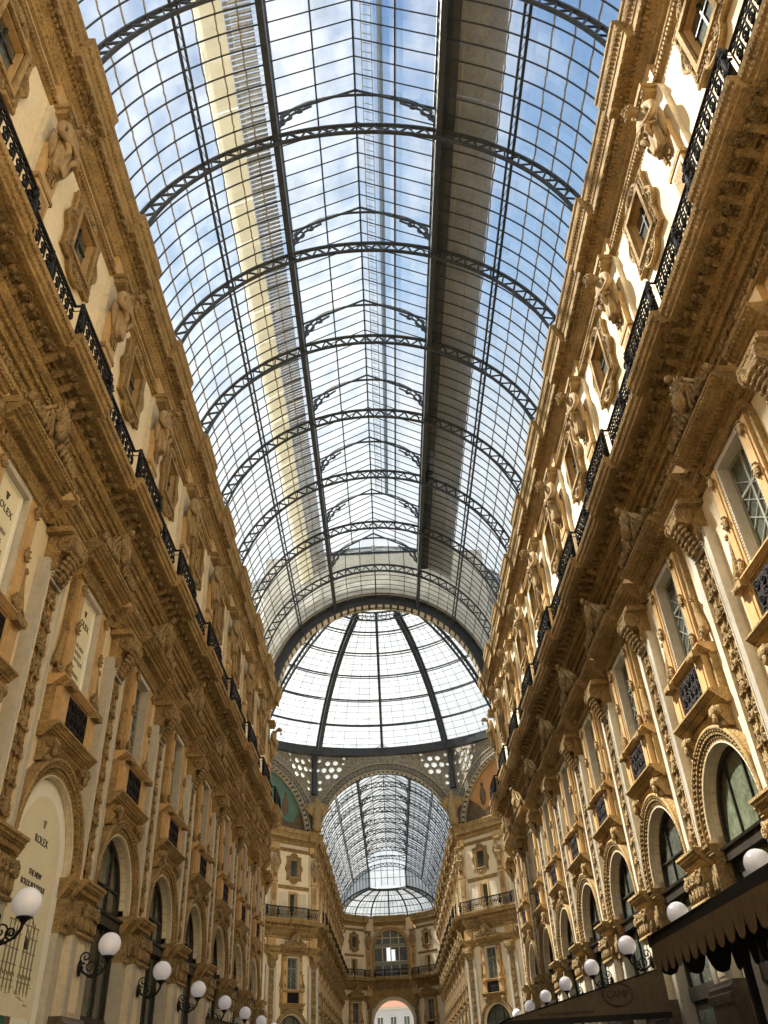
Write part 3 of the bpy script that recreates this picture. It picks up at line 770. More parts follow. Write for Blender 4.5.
def make_glazing(lantern, glass='roofglass', bw=.028, rows=8):
    parts = []; B = BAY
    for s in (-1, 1):
        g = MB(); n = 24; a0, a1 = radians(95), (A_L if lantern else 0)
        pr = [vp(s*(a0+(a1-a0)*i/n)) for i in range(n+1)]
        v = [(x, 0, z) for x, z in pr] + [(x, B, z) for x, z in pr]
        g.add(v, [(i, i+1, i+2+n, i+1+n) for i in range(n)], glass, True)
        parts.append(('glass_sheet', g))
    if lantern:
        for s in (-1, 1):
            g = MB(); g.add([(s*LX, 0, LZ), (s*LX, B, LZ), (s*LX, B, LZ1), (s*LX, 0, LZ1), (0, 0, RIDGE), (0, B, RIDGE)], [(0, 1, 2, 3), (3, 2, 5, 4)], glass)
            parts.append(('lantern_glass', g))
    br = MB(); n = 40
    for i in range(1, rows):
        y = B*i/rows
        if lantern:
            for s in (-1, 1):
                br.tube([(x, y, z) for x, z in [vp(s*(radians(95)+(A_L-radians(95))*j/n), VR-.03) for j in range(n+1)]], bw, 'iron', 4)
                br.tube([(s*LX, y, LZ), (s*LX, y, LZ1), (0, y, RIDGE)], bw*.9, 'iron', 4)
        else: br.tube([(x, y, z) for x, z in [vp(-radians(95)+radians(190)*j/(2*n), VR-.03) for j in range(2*n+1)]], .022, 'iron', 4)
    parts.append(('glazing_bars', br))
    sm = MB()
    sl = [s*a for a in SEAMS for s in (-1, 1)] + ([] if lantern else [0, radians(7.5), -radians(7.5), radians(15), -radians(15)])
    for a in sl:
        r = random.Random(int(a*1000)); pts = []
        for i in range(33):
            x, z = vp(a + (r.random()-.5)*.006, VR+.02); pts.append((x, B*i/32, z))
        sm.tube(pts, .03, 'lap', 4)
    if lantern:
        for s in (-1, 1): sm.tube([(s*LX/2, 0, (LZ1+RIDGE)/2+.02), (s*LX/2, B, (LZ1+RIDGE)/2+.02)], .04, 'iron', 4)
    parts.append(('lap_strips', sm, 'weathered lap strips'))
    for s in (-1, 1):
        pu = MB()
        for r, w in ((VR-.06, .06), (VR-.36, .05)):
            x, z = vp(s*A_P, r); pu.tube([(x, 0, z), (x, B, z)], w, 'iron', 4)
        for i in range(8):
            p, q = vp(s*A_P, VR-.06), vp(s*A_P, VR-.36)
            pu.tube([(p[0], B*i/8, p[1]), (q[0], B*(i+.5)/8, q[1]), (p[0], B*(i+1)/8, p[1])], .012, 'iron', 4)
        parts.append(('purlin', pu))
        x, z = vp(s*A_L, VR-.05); w = .1; lb = MB()
        lb.box(min(x-w, x+w), max(x-w, x+w), 0, B, z-.3, z+.12, 'iron'); parts.append(('lantern_beam', lb))
        if lantern: eb = MB(); eb.box(s*LX-.06, s*LX+.06, 0, B, LZ1-.06, LZ1+.06, 'iron'); parts.append(('eaves_beam', eb))
    rb = MB(); z = RIDGE-.02 if lantern else VZ+VR-.05
    rb.tube([(0, 0, z), (0, B, z)], .05, 'iron', 4); parts.append(('ridge_beam', rb))
    return Proto('roof_glazing', parts)

P = dict(pier=make_pier(), pil=make_pilaster(), arch=make_archivolt(), shop=make_shopfront(False), shopg=make_shopfront(True), win=make_tall_window(),
         balc=make_balcony(), rail=make_railing(), upw=make_upper_window(), att=make_attic_window(), stat=make_statue(), corn=make_cornice(), lamp=make_lamp(),
         rib=make_rib(), bra=make_bracket_arch(), glz=make_glazing(True), glz0=make_glazing(False), fglz=make_glazing(True, 'farglass', .05, 4), fglz0=make_glazing(False, 'farglass'))
STRING = make_string()

# ------------------------------------------------------------------ near arm
wl = wall_mesh(K1-K0, 20, .0, PY(K0)); o = struct('wall_left', wl); o.matrix_world = frm(-WALL, 0, 0)
wr = MB()
for v in [1]: wr.merge(wl, Matrix.Rotation(0, 4, 'Z'))
for i, v in enumerate(wr.v): wr.v[i] = (-v[0], v[1], v[2])
o = struct('wall_right', wr); o.matrix_world = frm(WALL, 0, 0)
tl = MB()
for k in range(K0, K1): tl.merge(STRING, Matrix.Translation((0, PY(k)+BAY/2, 0)))
o = struct('trim_1', tl); o.matrix_world = frm(-WALL, 0, 0)
tr_ = MB()
for k in range(K0, K1): tr_.merge(STRING, Matrix.Translation((0, PY(k)+BAY/2, 0)))
for i, v in enumerate(tr_.v): tr_.v[i] = (-v[0], v[1], v[2])
o = struct('trim_2', tr_); o.matrix_world = frm(WALL, 0, 0)

def nth(i): return ORD[i] + ' from the camera' if i else 'nearest the camera'
def row(proto, items, label, cat, group):
    'a row of like things; those in the picture are counted from the camera'
    i = 0
    for m in items:
        pts = [m @ Vector(v) for p in proto.parts for v in p[1].v[::7]]
        if seen(pts) > .04: w = nth(i); i += 1
        else: w = 'just outside the view'
        proto.place(m, label.format(w), cat, group)
for side, sx, rot in (('left', -WALL, 0), ('right', WALL, pi)):
    lit = 'sunlit' if side == 'right' else 'shaded'
    piers = [frm(sx, PY(k), rot) for k in range(-1, K1+1)]
    row(P['pier'], piers, 'cream and grey stone pier of the %s arcade, {}' % side, 'pier', f'{side} arcade piers')
    row(P['pil'], piers, '%s pilaster with carved candelabra relief, %s facade, {}' % (lit, side), 'pilaster', f'{side} facade pilasters')
    row(P['lamp'], piers, 'white globe lamp on black bracket, %s arcade, {}' % side, 'lamp', f'{side} arcade lamps')
    row(P['stat'], [frm(sx, PY(k), rot) for k in range(K0, K1+1)], '%s stone atlas figure under the %s cornice, {}' % (lit, side), 'statue', f'{side} atlas figures')
    bays = [frm(sx, PY(k)+BAY/2, rot) for k in range(K0, K1)]
    row(P['balc'], bays, '%s balcony section with rosette soffit on %s facade, {}' % (lit, side), 'balcony', f'{side} balcony sections')
    row(P['rail'], bays, 'black scrolled iron railing on %s balcony, {}' % side, 'railing', f'{side} balcony railings')
    row(P['upw'], bays, '%s upper window in baroque cartouche frame, %s facade, {}' % (lit, side), 'window', f'{side} cartouche windows')
    row(P['corn'], bays, '%s carved crowning cornice section, %s facade, {}' % (lit, side), 'cornice', f'{side} cornice sections')
    row(P['win'], bays[1:], '%s tall window with carved crest and black grille, %s facade, {}' % (lit, side), 'window', f'{side} tall windows')
    row(P['arch'], bays[1:], '%s moulded stone arch over %s shopfront, {}' % (lit, side), 'arch', f'{side} arch mouldings')
    if side == 'left':
        P['shop'].place(bays[1], 'dark arched shop window of the left arcade, just outside the view beside the camera', 'shop window', 'left shop windows')
        row(P['shop'], bays[3:], 'dark arched shop window of the left arcade beyond the hoarding, {}', 'shop window', 'left shop windows')
    else:
        P['shop'].place(bays[1], 'dark arched shop window of the right arcade, just outside the view beside the camera', 'shop window', 'right shop windows')
        P['shopg'].place(bays[2], 'arched shop window with pale green fanlight, right arcade above black awning', 'shop window', 'right shop windows')
        row(P['shop'], bays[3:], 'dark arched shop window of right arcade beyond the green fanlight, {}', 'shop window', 'right shop windows')
row(P['rib'], [frm(0, PY(k), 0) for k in range(K0, K1+1)], 'lattice iron arch rib of the near glass roof, {}', 'roof rib', 'near roof ribs')
row(P['bra'], [frm(0, PY(k), 0) for k in range(K0, K1)], 'ornate iron bracket arch in the roof lantern, {}', 'roof bracket', 'lantern arches')
row(P['glz'], [frm(0, PY(k), 0) for k in range(K0-1, K1-1)], 'glazed bay of the near barrel roof with lantern, {}', 'glass roof', 'near roof bays')
row(P['glz0'], [frm(0, PY(K1-1), 0)], 'last glazed bay of the near barrel roof before the dome, without lantern', 'glass roof', 'near roof bays')

# the sheets and ladder lying outside on the roof
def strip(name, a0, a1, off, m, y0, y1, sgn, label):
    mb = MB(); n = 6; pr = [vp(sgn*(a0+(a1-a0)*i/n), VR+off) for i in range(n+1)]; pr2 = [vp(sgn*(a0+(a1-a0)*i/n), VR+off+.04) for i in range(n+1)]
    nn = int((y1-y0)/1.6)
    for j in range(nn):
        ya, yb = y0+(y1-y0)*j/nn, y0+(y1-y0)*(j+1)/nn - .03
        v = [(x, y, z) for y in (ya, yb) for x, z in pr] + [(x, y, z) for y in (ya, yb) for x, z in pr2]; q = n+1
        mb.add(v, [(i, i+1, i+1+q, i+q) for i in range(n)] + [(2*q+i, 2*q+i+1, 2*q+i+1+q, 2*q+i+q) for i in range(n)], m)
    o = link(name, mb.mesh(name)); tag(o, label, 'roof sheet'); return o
strip('roof_sheet', radians(30.5), radians(37.5), .35, 'catlit', PY(K0-1), PY(K1-1), -1, 'translucent sheet with sunlit cream painted in, along left of the roof lantern')  # left sheet: sunlight painted in as a brighter cream
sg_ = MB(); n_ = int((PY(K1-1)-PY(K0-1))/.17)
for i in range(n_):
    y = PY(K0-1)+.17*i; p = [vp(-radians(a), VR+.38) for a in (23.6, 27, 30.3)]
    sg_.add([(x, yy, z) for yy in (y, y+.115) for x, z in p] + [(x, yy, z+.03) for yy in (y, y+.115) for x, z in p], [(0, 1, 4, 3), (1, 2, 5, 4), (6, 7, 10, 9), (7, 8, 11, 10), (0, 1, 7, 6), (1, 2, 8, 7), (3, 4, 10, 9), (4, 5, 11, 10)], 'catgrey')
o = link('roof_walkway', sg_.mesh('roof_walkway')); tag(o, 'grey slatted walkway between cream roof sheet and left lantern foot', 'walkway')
strip('roof_sheet', radians(26), radians(37.5), .35, 'catgrey', PY(K0-1), PY(K1-1), 1, 'sheet with shade painted in as grey, along right of the roof lantern')  # right sheet: shade painted in as grey
gt = MB(); gt.box(LX+.1, LX+.55, PY(K0-1), PY(K1-1), LZ+.05, LZ+.55, 'iron')  # dark strip added to stand for the shaded band beside the lantern
o = link('roof_shade_beam', gt.mesh('roof_shade_beam')); tag(o, 'dark beam standing in for shade along the right foot of the lantern', 'shade beam')
def onslope(x, up=.12): return RIDGE - (RIDGE-LZ1)*x/LX + up
rails = MB(); rg = MB(); ya, yb = PY(K0-1), PY(K1-2)
for x in (.28, .62): rails.tube([(x, ya, onslope(x)), (x, yb, onslope(x))], .035, 'ladder', 4)
for i in range(int((yb-ya)/.3)): rg.tube([(.28, ya+.3*i, onslope(.28)), (.62, ya+.3*i, onslope(.62))], .016, 'lap', 4)
sd = MB(); sd.box(.80, 1.0, ya, yb, onslope(.9), onslope(.9)+.03, 'ladder'); sd.box(1.38, 1.46, ya, yb, onslope(1.4), onslope(1.4)+.03, 'ladder')
Proto('roof_ladder', [('side_rail', rails), ('rung', rg), ('guide_rail', sd)]).place(Matrix(), 'blue painted maintenance ladder lying along the lantern ridge', 'ladder')
# gable that closes the lantern
gb = MB(); gb.add([(-LX, 0, LZ), (LX, 0, LZ), (LX, 0, LZ1), (0, 0, RIDGE), (-LX, 0, LZ1)], [(0, 1, 2, 3, 4)], 'roofglass')
gf = MB(); gf.tube([(-LX, 0, LZ1), (0, 0, RIDGE), (LX, 0, LZ1), (-LX, 0, LZ1)], .06, 'iron', 4)
for i in range(1, 6): x = -LX+2*LX*i/6; gf.tube([(x, 0, LZ), (x, 0, RIDGE-(RIDGE-LZ1)*abs(x)/LX)], .03, 'iron', 4)
GAB = Proto('lantern_gable', [('pane', gb), ('frame', gf)])
GAB.place(frm(0, PY(K1-1), 0), 'glazed gable closing the roof lantern near the dome', 'gable')

# ------------------------------------------------------------------ floor, surroundings
fl = MB(); fl.box(-WALL-.6, WALL+.6, -20, YFE+60, -.2, 0, 'floor'); fl.box(-22, 22, YEND, YF, -.2, -.001, 'floor')
struct('floor', fl)
bk = MB(); bk.plate([(-WALL-.7, 0), (-3.2, 0)] + [(p, q) for p, q in arc(0, 9, 3.2, pi, 0, 16)] + [(3.2, 0), (WALL+.7, 0), (WALL+.7, 22.4), (-WALL-.7, 22.4)], 0, .5, 'plaster')
o = struct('wall_back', bk); o.matrix_world = Matrix.Translation((0, -15, 0)) @ Matrix.Rotation(pi/2, 4, 'Z')

# ------------------------------------------------------------------ octagon
def face_frame(g):   # face whose outward direction from the centre is angle g; local x points to the centre, y along the face
    return Matrix.Translation((OCT*cos(g), YC+OCT*sin(g), 0)) @ Matrix.Rotation(g+pi, 4, 'Z')
HR = 6.72; DZ = 30.35
def spandrel():
    sp = MB(); z0 = 22.3
    out = [(-OCT_H, z0), (-HR, z0)] + [(a, b) for a, b in arc(0, 21.6, HR, pi-.1, .1, 40)] + [(HR, z0), (OCT_H, z0), (OCT_H, DZ), (-OCT_H, DZ)]
    holes = []; ros = MB(); tra = MB()
    for s in (-1, 1):
        cy, cz = s*5.3, 28.6
        cs = [(cy, cz, .3)] + [(cy+.78*cos(i*pi/3), cz+.78*sin(i*pi/3), .27) for i in range(6)] 
        cs += [(s*6.5, 26.7, .2), (s*6.5, 27.4, .2), (s*6.55, 29.6, .2), (s*4.0, 29.75, .18), (s*3.3, 29.8, .15), (s*2.6, 29.85, .13), (s*4.1, 29.15, .15), (s*6.7, 28.6, .18)]
        for y, z, r in cs:
            holes.append([(y+r*cos(q*pi/5), z+r*sin(q*pi/5)) for q in range(10)])
            ros.add([(-.06, y+r*cos(q*pi/5), z+r*sin(q*pi/5)) for q in range(10)], [tuple(range(10))], 'rosette')
            tra.tube([(.1, y+(r+.02)*cos(q*pi/5), z+(r+.02)*sin(q*pi/5)) for q in range(10)], .035, 'lap', 4, closed=True)
        tra.tube([(.1, cy+1.15*cos(q*pi/12), cz+1.15*sin(q*pi/12)) for q in range(24)], .05, 'fascia', 4, closed=True)
        r = random.Random(4)
        for i in range(60):
            y = s*r.uniform(1.5, 7.2); z = r.uniform(25.5, 30.2)
            if sqrt(y*y+(z-21.6)**2) > HR+.85 and sqrt((y-cy)**2+(z-cz)**2) > 1.2:
                tra.spiral((.1, y, z), r.uniform(.12, .25), 1.4, 'lap', .03, hand=r.choice((-1, 1)), ang=r.uniform(0, 6), n=12)
    sp.plate(out, -.12, .08, 'fascia', holes)
    fa = MB()
    band = arc(0, 21.6, HR+.62, .09, pi-.09, 48) + arc(0, 21.6, HR-.15, pi-.1, .1, 48)
    fa.plate(band, -.5, .3, 'iron')
    for rr, w in ((HR+.62, .07), (HR-.12, .08)): fa.tube([(.32, a, b) for a, b in arc(0, 21.6, rr, .09, pi-.09, 48)], w, 'lap', 5)
    orn = MB()
    for i in range(46):
        g = .12+(pi-.24)*i/45; rr = HR+.25
        orn.tube([(.32, rr*cos(g)+.19*cos(q*pi/5), 21.6+rr*sin(g)+.19*sin(q*pi/5)) for q in range(10)], .035, 'lap', 4, closed=True)
        orn.ell((.32, rr*cos(g), 21.6+rr*sin(g)), (.04, .08, .08), 'lap', 1)
    pl = MB()      # paler soffit blocks under the arch
    for i in range(40):
        g = .12+(pi-.24)*i/39
        R = Matrix.Rotation(g, 3, 'X'); q = [Vector((x, y, z)) for z in (-.16, .16) for x, y in ((-.4, HR-.2), (.2, HR-.2), (.2, HR-.14), (-.4, HR-.14))]
        pl.hexa([R @ v + Vector((0, 0, 21.6)) for v in q], 'drum')
    return Proto('octagon_arch', [('spandrel_panel', sp), ('rosette_glass', ros, 'bright rosette glass'), ('tracery', tra), ('arch_fascia', fa), ('fascia_ornament', orn), ('soffit_block', pl)])
OA = spandrel()
names = {0: 'right side', 1: 'far right diagonal', 2: 'far', 3: 'far left diagonal', 4: 'left side', 5: 'near left diagonal', 6: 'near', 7: 'near right diagonal'}
walls8 = MB(); drumw = MB()
for i in range(8):
    g = i*pi/4; F = face_frame(g)
    OA.place(F, f'iron lattice arch with rosettes carrying the dome, {names[i]} face', 'arch', 'octagon arches')
    # masonry drum outside
    dw = MB(); dw.plate([(-OCT_H-.3, 22.3), (-HR-.3, 22.3)] + arc(0, 21.6, HR+.45, pi-.1, .1, 30) + [(HR+.3, 22.3), (OCT_H+.3, 22.3), (OCT_H+.3, 31.8), (-OCT_H-.3, 31.8)], -1.0, -.62, 'drum')
    dwm = MB(); dwm.merge(dw, F)
    if i == 6: drumw.merge(dwm)
    if i in (1, 3, 5, 7):
        wm = wall_mesh(3, .32, .32, -BAY*1.5); walls8.merge(wm, F)
        walls8.merge(STRING, F); walls8.merge(STRING, F @ Matrix.Translation((0, BAY, 0))); walls8.merge(STRING, F @ Matrix.Translation((0, -BAY, 0)))
    if i in (0, 4):
        wm = MB(); wm.plate([(-OCT_H, 0), (OCT_H, 0), (OCT_H, 22.4), (-OCT_H, 22.4)], -6.6, -6, 'plaster'); walls8.merge(wm, F)
struct('wall_octagon', walls8)
struct('wall_drum', drumw)
# diagonal faces: windows, statues, balconies
for i, side in ((1, 'right'), (3, 'left')):
    F = face_frame(i*pi/4)
    order = (-1, 0, 1) if i == 1 else (1, 0, -1)
    # the bay next to the far arm comes first
    near = sorted((-1, 0, 1), key=lambda b: -(F @ Vector((0, b*BAY, 0))).y)
    for n, b in enumerate(near):
        m = F @ Matrix.Translation((0, b*BAY, 0)); pos = ('beside the far arm', 'under the lunette centre', 'beside the side arm')[n]
        t = f'{side} octagon face {pos}'
        P['win'].place(m, f'tall crested window on the {t}', 'window', f'{side} octagon windows')
        P['arch'].place(m, f'moulded shop arch on the {t}', 'arch', f'{side} octagon arches')
        P['shop'].place(m, f'dark arched shop window on the {t}', 'shop window', f'{side} octagon shop windows')
        P['balc'].place(m, f'stone balcony section on the {t}', 'balcony', f'{side} octagon balconies')
        P['rail'].place(m, f'black iron balcony railing on the {t}', 'railing', f'{side} octagon railings')
        P['upw'].place(m, f'cartouche upper window on the {t}', 'window', f'{side} octagon upper windows')
        P['att'].place(m, f'small attic window on the {t}', 'window', f'{side} octagon attic windows')
        P['corn'].place(m, f'crowning cornice section on the {t}', 'cornice', f'{side} octagon cornices')
    edges = sorted((-1.5, -.5, .5, 1.5), key=lambda b: -(F @ Vector((0, b*BAY, 0))).y)
    for n, b in enumerate(edges):
        m = F @ Matrix.Translation((0, b*BAY, 0)); t = f'{side} octagon face, {ORD[n] if n else "nearest"} from the far arm' if n else f'{side} octagon face, nearest the far arm'
        P['pier'].place(m, f'stone arcade pier on the {t}', 'pier', f'{side} octagon piers')
        P['pil'].place(m, f'carved pilaster on the {t}', 'pilaster', f'{side} octagon pilasters')
        P['stat'].place(m, f'stone atlas figure on the {t}', 'statue', f'{side} octagon statues')
    lu = MB(); main = 'mosaicg' if side == 'left' else 'mosaico'
    z = 22.3
    lu.plate([(-HR+.1, z)] + arc(0, 21.6, HR, pi-.1, .1, 40) + [(HR-.1, z)], -.5, -.3, main)
    gd = MB(); r = random.Random(11)
    top = [(-6.6+13.2*j/30, 23.6+.7*r.random()+.6*sin(j*.7)) for j in range(31)]
    gd.plate([(-6.6, z)] + top + [(6.6, z)], -.32, -.27, 'mosaicb')
    for j in range(5):
        y = -4+2*j+r.uniform(-.4, .4)
        gd.ell((-.28, y, 24.6), (.04, .4, .9), 'mosaicb', 2); gd.ell((-.28, y, 25.7), (.04, .2, .26), 'mosaicb', 1)
    fr = MB(); fr.tube([(-.15, a, b) for a, b in arc(0, 21.6, HR-.3, .12, pi-.12, 40)], .09, 'lap', 6)
    Proto('lunette_mosaic', [('ground', lu), ('figures', gd, 'brown silhouettes'), ('rim', fr)]).place(F,
        'teal green mosaic lunette under the dome at left' if side == 'left' else 'orange mosaic lunette under the dome at right', 'mosaic')
# dark iron legs of the dome ribs at the corners and gilt winged ornaments
for i in range(8):
    g = (i+.5)*pi/4; R = OCT/cos(pi/8)-.35
    x, y = R*cos(g), YC+R*sin(g)
    leg = MB(); leg.box(-.2, .2, -.2, .2, 26.3, DZ+.1, 'iron'); leg.box(-.26, .26, -.27, .27, 26.1, 26.35, 'iron')
    ds = ('right side, far end', 'far arm, right corner', 'far arm, left corner', 'left side, far end', 'left side, near end', 'near arm, left corner', 'near arm, right corner', 'right side, near end')[i]
    o = link('dome_leg', leg.mesh('dome_leg')); o.matrix_world = frm(x, y, g); tag(o, f'dark iron dome leg at {ds}', 'dome leg', 'dome legs')
    body = MB(); body.lathe([(0, 0), (.4, .0), (.5, .4), (.36, .9), (.5, 1.5), (.44, 2.1), (.24, 2.5), (.3, 2.8), (.15, 3.1), (0, 3.2)], (0, 0, 22.3), 'bronze', 14)
    ps = [('body', body)]
    for s in (-1, 1):
        wg = MB()
        for j in range(7):
            a = radians(42+8*j); L_ = 1.75-.13*j
            wg.ell((.1, s*(.3+L_*.5*cos(a)), 23.6+L_*.5*sin(a)+.1*j), (.09, L_*.5, .14), 'bronze', 1, Matrix.Rotation(s*a, 3, 'X'))
        ps.append(('wing', wg))
    if i in (1, 2): Proto('winged_ornament', ps).place(frm((R-.9)*cos(g), YC+(R-.9)*sin(g), g+pi), f'gilt winged corner ornament below the dome at {ds}', 'ornament', 'winged corner ornaments')

# dome
SR, SZ = 19.68, 20.96
def dp(th, g, r=SR): return Vector((r*sin(th)*cos(g), r*sin(th)*sin(g), SZ + r*cos(th)))
T0, T1 = radians(61.5), radians(14.7); DT = (T0-T1)/6
gm = MB(); NS = 64; NR = 24
vs = [dp(T1+(T0-T1)*j/NR, 2*pi*i/NS) for j in range(NR+1) for i in range(NS)]
gm.add(vs, [(j*NS+i, j*NS+(i+1) % NS, (j+1)*NS+(i+1) % NS, (j+1)*NS+i) for j in range(NR) for i in range(NS)], 'domeglass', True)
capv = [dp(T1, 2*pi*i/32, SR) for i in range(32)] + [Vector((0, 0, SZ+SR+1.2))]
gm.add(capv, [(i, (i+1) % 32, 32) for i in range(32)], 'domeglass')
parts = [('glass_shell', gm)]
thin = MB()
for i in range(16):
    for j in range(1, 5):
        g = pi/2+pi/8*(i+j/5)
        thin.tube([dp(T0+(T1+DT*.2-T0)*q/18, g, SR-.03) for q in range(19)], .022, 'iron', 4)
for q in range(6):
    for j in range(1, 4):
        th = T0-DT*(q+j/4); thin.tube([dp(th, 2*pi*i/96, SR-.03) for i in range(96)], .02, 'iron', 4, closed=True)
parts.append(('glazing_bars', thin))
for i in range(16):
    g = pi/2+pi/8*i; rb = MB(); big = i % 2
    n = 24; w = .26 if big else .13
    t = Vector((-sin(g), cos(g), 0))
    for (r0, r1, ww) in ((SR-.1, SR+.1, w), (SR-.75, SR-.62, w*.8)):
        vv = []
        for q in range(n+1):
            th = T0+(T1-T0)*q/n
            for r in (r0, r1):
                p = dp(th, g, r); vv += [p-t*ww, p+t*ww]
        rb.add(vv, [f for q in range(n) for f in ((4*q, 4*q+4, 4*q+5, 4*q+1), (4*q+2, 4*q+3, 4*q+7, 4*q+6), (4*q, 4*q+2, 4*q+6, 4*q+4), (4*q+1, 4*q+5, 4*q+7, 4*q+3))], 'iron')
    for q in range(30):
        a, b = T0+(T1-T0)*q/30, T0+(T1-T0)*(q+1)/30
        rb.tube([dp(a, g, SR-.05), dp(b, g, SR-.68)], .035, 'iron', 4); rb.tube([dp(b, g, SR-.05), dp(a, g, SR-.68)], .03, 'iron', 4)
    parts.append(('rib', rb))
for q in range(1, 7):
    th = T0-DT*q; rg = MB()
    for r, w in ((SR-.05, .085), (SR-.5, .06)): rg.tube([dp(th, 2*pi*i/96, r) for i in range(96)], w, 'iron', 4, closed=True)
    parts.append(('ring', rg))
bs = MB()
for r, z0, z1 in ((SR*sin(T0)+.05, DZ-.55, DZ+.25),):
    n = 96; vv = [(rr*cos(2*pi*i/n), rr*sin(2*pi*i/n), z) for i in range(n) for rr, z in ((r-.35, z0), (r+.35, z0), (r+.35, z1), (r-.35, z1))]
    bs.add(vv, [(4*i+a, 4*((i+1) % n)+a, 4*((i+1) % n)+(a+1) % 4, 4*i+(a+1) % 4) for i in range(n) for a in range(4)], 'iron')
parts.append(('base_ring', bs))
oc = MB()
ro = SR*sin(T1); zo = SZ+SR*cos(T1)
for i in range(40):
    g = 2*pi*i/40; c = Vector((ro*cos(g), ro*sin(g), zo-.45)); t = Vector((-sin(g), cos(g), 0))
    oc.tube([c+t*.3*cos(q*pi/5)+Vector((0, 0, .36*sin(q*pi/5))) for q in range(10)], .045, 'iron', 4, closed=True)
for z in (zo-.9, zo): oc.tube([(ro*cos(2*pi*i/64), ro*sin(2*pi*i/64), z) for i in range(64)], .1, 'iron', 4, closed=True)
parts.append(('crown_ring', oc, 'ornate crown ring'))
Proto('glass_dome', parts).place(frm(0, YC, 0), 'great glass and iron dome over the octagon crossing', 'dome')

# ------------------------------------------------------------------ far arm
wf = wall_mesh(NF, 0, 0, YF); o = struct('wall_far_left', wf); o.matrix_world = frm(-WALL, 0, 0)
wf2 = MB(); wf2.merge(wf); wf2.v = [(-v[0], v[1], v[2]) for v in wf2.v]; o = struct('wall_far_right', wf2); o.matrix_world = frm(WALL, 0, 0)
tf = MB()
for k in range(NF): tf.merge(STRING, Matrix.Translation((0, YF+BAY*(k+.5), 0)))
o = struct('trim_3', tf); o.matrix_world = frm(-WALL, 0, 0)
tf2 = MB(); tf2.merge(tf); tf2.v = [(-v[0], v[1], v[2]) for v in tf2.v]; o = struct('trim_4', tf2); o.matrix_world = frm(WALL, 0, 0)
def fn(i): return f'{ORD[i]} from the dome' if i else 'nearest the dome'
for side, sx, rot in (('left', -WALL, 0), ('right', WALL, pi)):
    for k in range(NF):
        m = frm(sx, YF+BAY*k+(.0 if k else .6), rot); w = fn(k); A_ = f'far arm, {side} side, {w}'
        P['pier'].place_lite(m, f'small stone pier of the {A_}', 'pier', f'far {side} piers')
        P['pil'].place_lite(m, f'small carved pilaster of the {A_}', 'pilaster', f'far {side} pilasters')
        P['stat'].place_lite(m, f'small stone atlas figure of the {A_}', 'statue', f'far {side} statues')
        m = frm(sx, YF+BAY*(k+.5), rot)
        P['balc'].place_lite(m, f'small balcony section of the {A_}', 'balcony', f'far {side} balconies')
        P['rail'].place_lite(m, f'small iron railing of the {A_}', 'railing', f'far {side} railings')
        P['upw'].place_lite(m, f'small cartouche window of the {A_}', 'window', f'far {side} upper windows')
        P['corn'].place_lite(m, f'small cornice section of the {A_}', 'cornice', f'far {side} cornices')
        P['win'].place_lite(m, f'small crested tall window of the {A_}', 'window', f'far {side} tall windows')
        P['arch'].place_lite(m, f'small moulded shop arch of the {A_}', 'arch', f'far {side} arches')
        P['shop'].place_lite(m, f'small dark shop window of the {A_}', 'shop window', f'far {side} shop windows')
VEND = 9
for k in range(NF):
    if k <= VEND: P['rib'].place_lite(frm(0, YF+BAY*k+(.7 if k == 0 else 0), 0), f'small iron rib of the far glass roof, {fn(k)}', 'roof rib', 'far roof ribs')
    if k < VEND:
        P['fglz' if k < VEND else 'fglz0'].place_lite(frm(0, YF+BAY*k, 0), f'small glazed roof bay of the far arm, {fn(k)}', 'glass roof', 'far roof bays')
        P['bra'].place_lite(frm(0, YF+BAY*k, 0), f'small lantern bracket arch of the far roof, {fn(k)}', 'roof bracket', 'far lantern arches')
YA = YF+BAY*VEND
GAB.place(frm(0, YA, 0), 'bright glazed gable closing the far roof lantern', 'gable')
# glazed end of the far vault and the low glass apse in front of it
ty = MB(); pr = [vp(-A_ty+2*A_ty*i/40) for A_ty in (radians(96),) for i in range(41)]
for i in range(28):
    xa_, xb_ = -7.0+.5*i, -6.5+.5*i; zz = lambda x: VZ + sqrt(max(0, VR*VR-x*x)); lo_ = lambda x: 25.6-.07*x*x
    ty.add([(xa_, 0, lo_(xa_)), (xb_, 0, lo_(xb_)), (xb_, 0, zz(xb_)), (xa_, 0, zz(xa_))], [(0, 1, 2, 3)], 'domeglass' if abs(xa_+.25) < 2.6 else 'sideglass')
tb = MB()
for i in range(-14, 15):
    if abs(i) < 6 and i % 2: continue
    x = i*.45; zt = VZ + sqrt(max(0, VR*VR-x*x)); tb.tube([(x, 0, 25.6-.07*x*x), (x, 0, zt)], .05 if abs(i) != 6 else .12, 'iron', 4)
for z in (26.6, 27.6): xx_ = sqrt(VR*VR-(z-VZ)**2); tb.tube([(-xx_, 0, z), (xx_, 0, z)], .035, 'iron', 4)
Proto('vault_end_glazing', [('pane', ty), ('glazing_bars', tb)]).place(frm(0, YA, 0), 'upright glazing closing the far barrel roof above the apse', 'glazing')
AP = YFE-YA
def ap(e, g):
    return Vector((7.0*sin(e)*cos(g), AP*sin(e)*sin(g), 22.1 + 3.5*cos(e)))
gs = MB(); n, q = 24, 10; E0 = .26
gs.add([ap(pi/2*(E0+(1-E0)*j/q), pi*i/n) for j in range(q+1) for i in range(n+1)], [(j*(n+1)+i, j*(n+1)+i+1, (j+1)*(n+1)+i+1, (j+1)*(n+1)+i) for j in range(q) for i in range(n)], 'farglass', True)
pa = [('glass_shell', gs)]
for i in range(9):
    r_ = MB(); r_.tube([ap(pi/2*(E0+(1-E0)*j/14), pi*i/8) for j in range(15)], .13, 'iron', 4); pa.append(('rib', r_))
rg = MB()
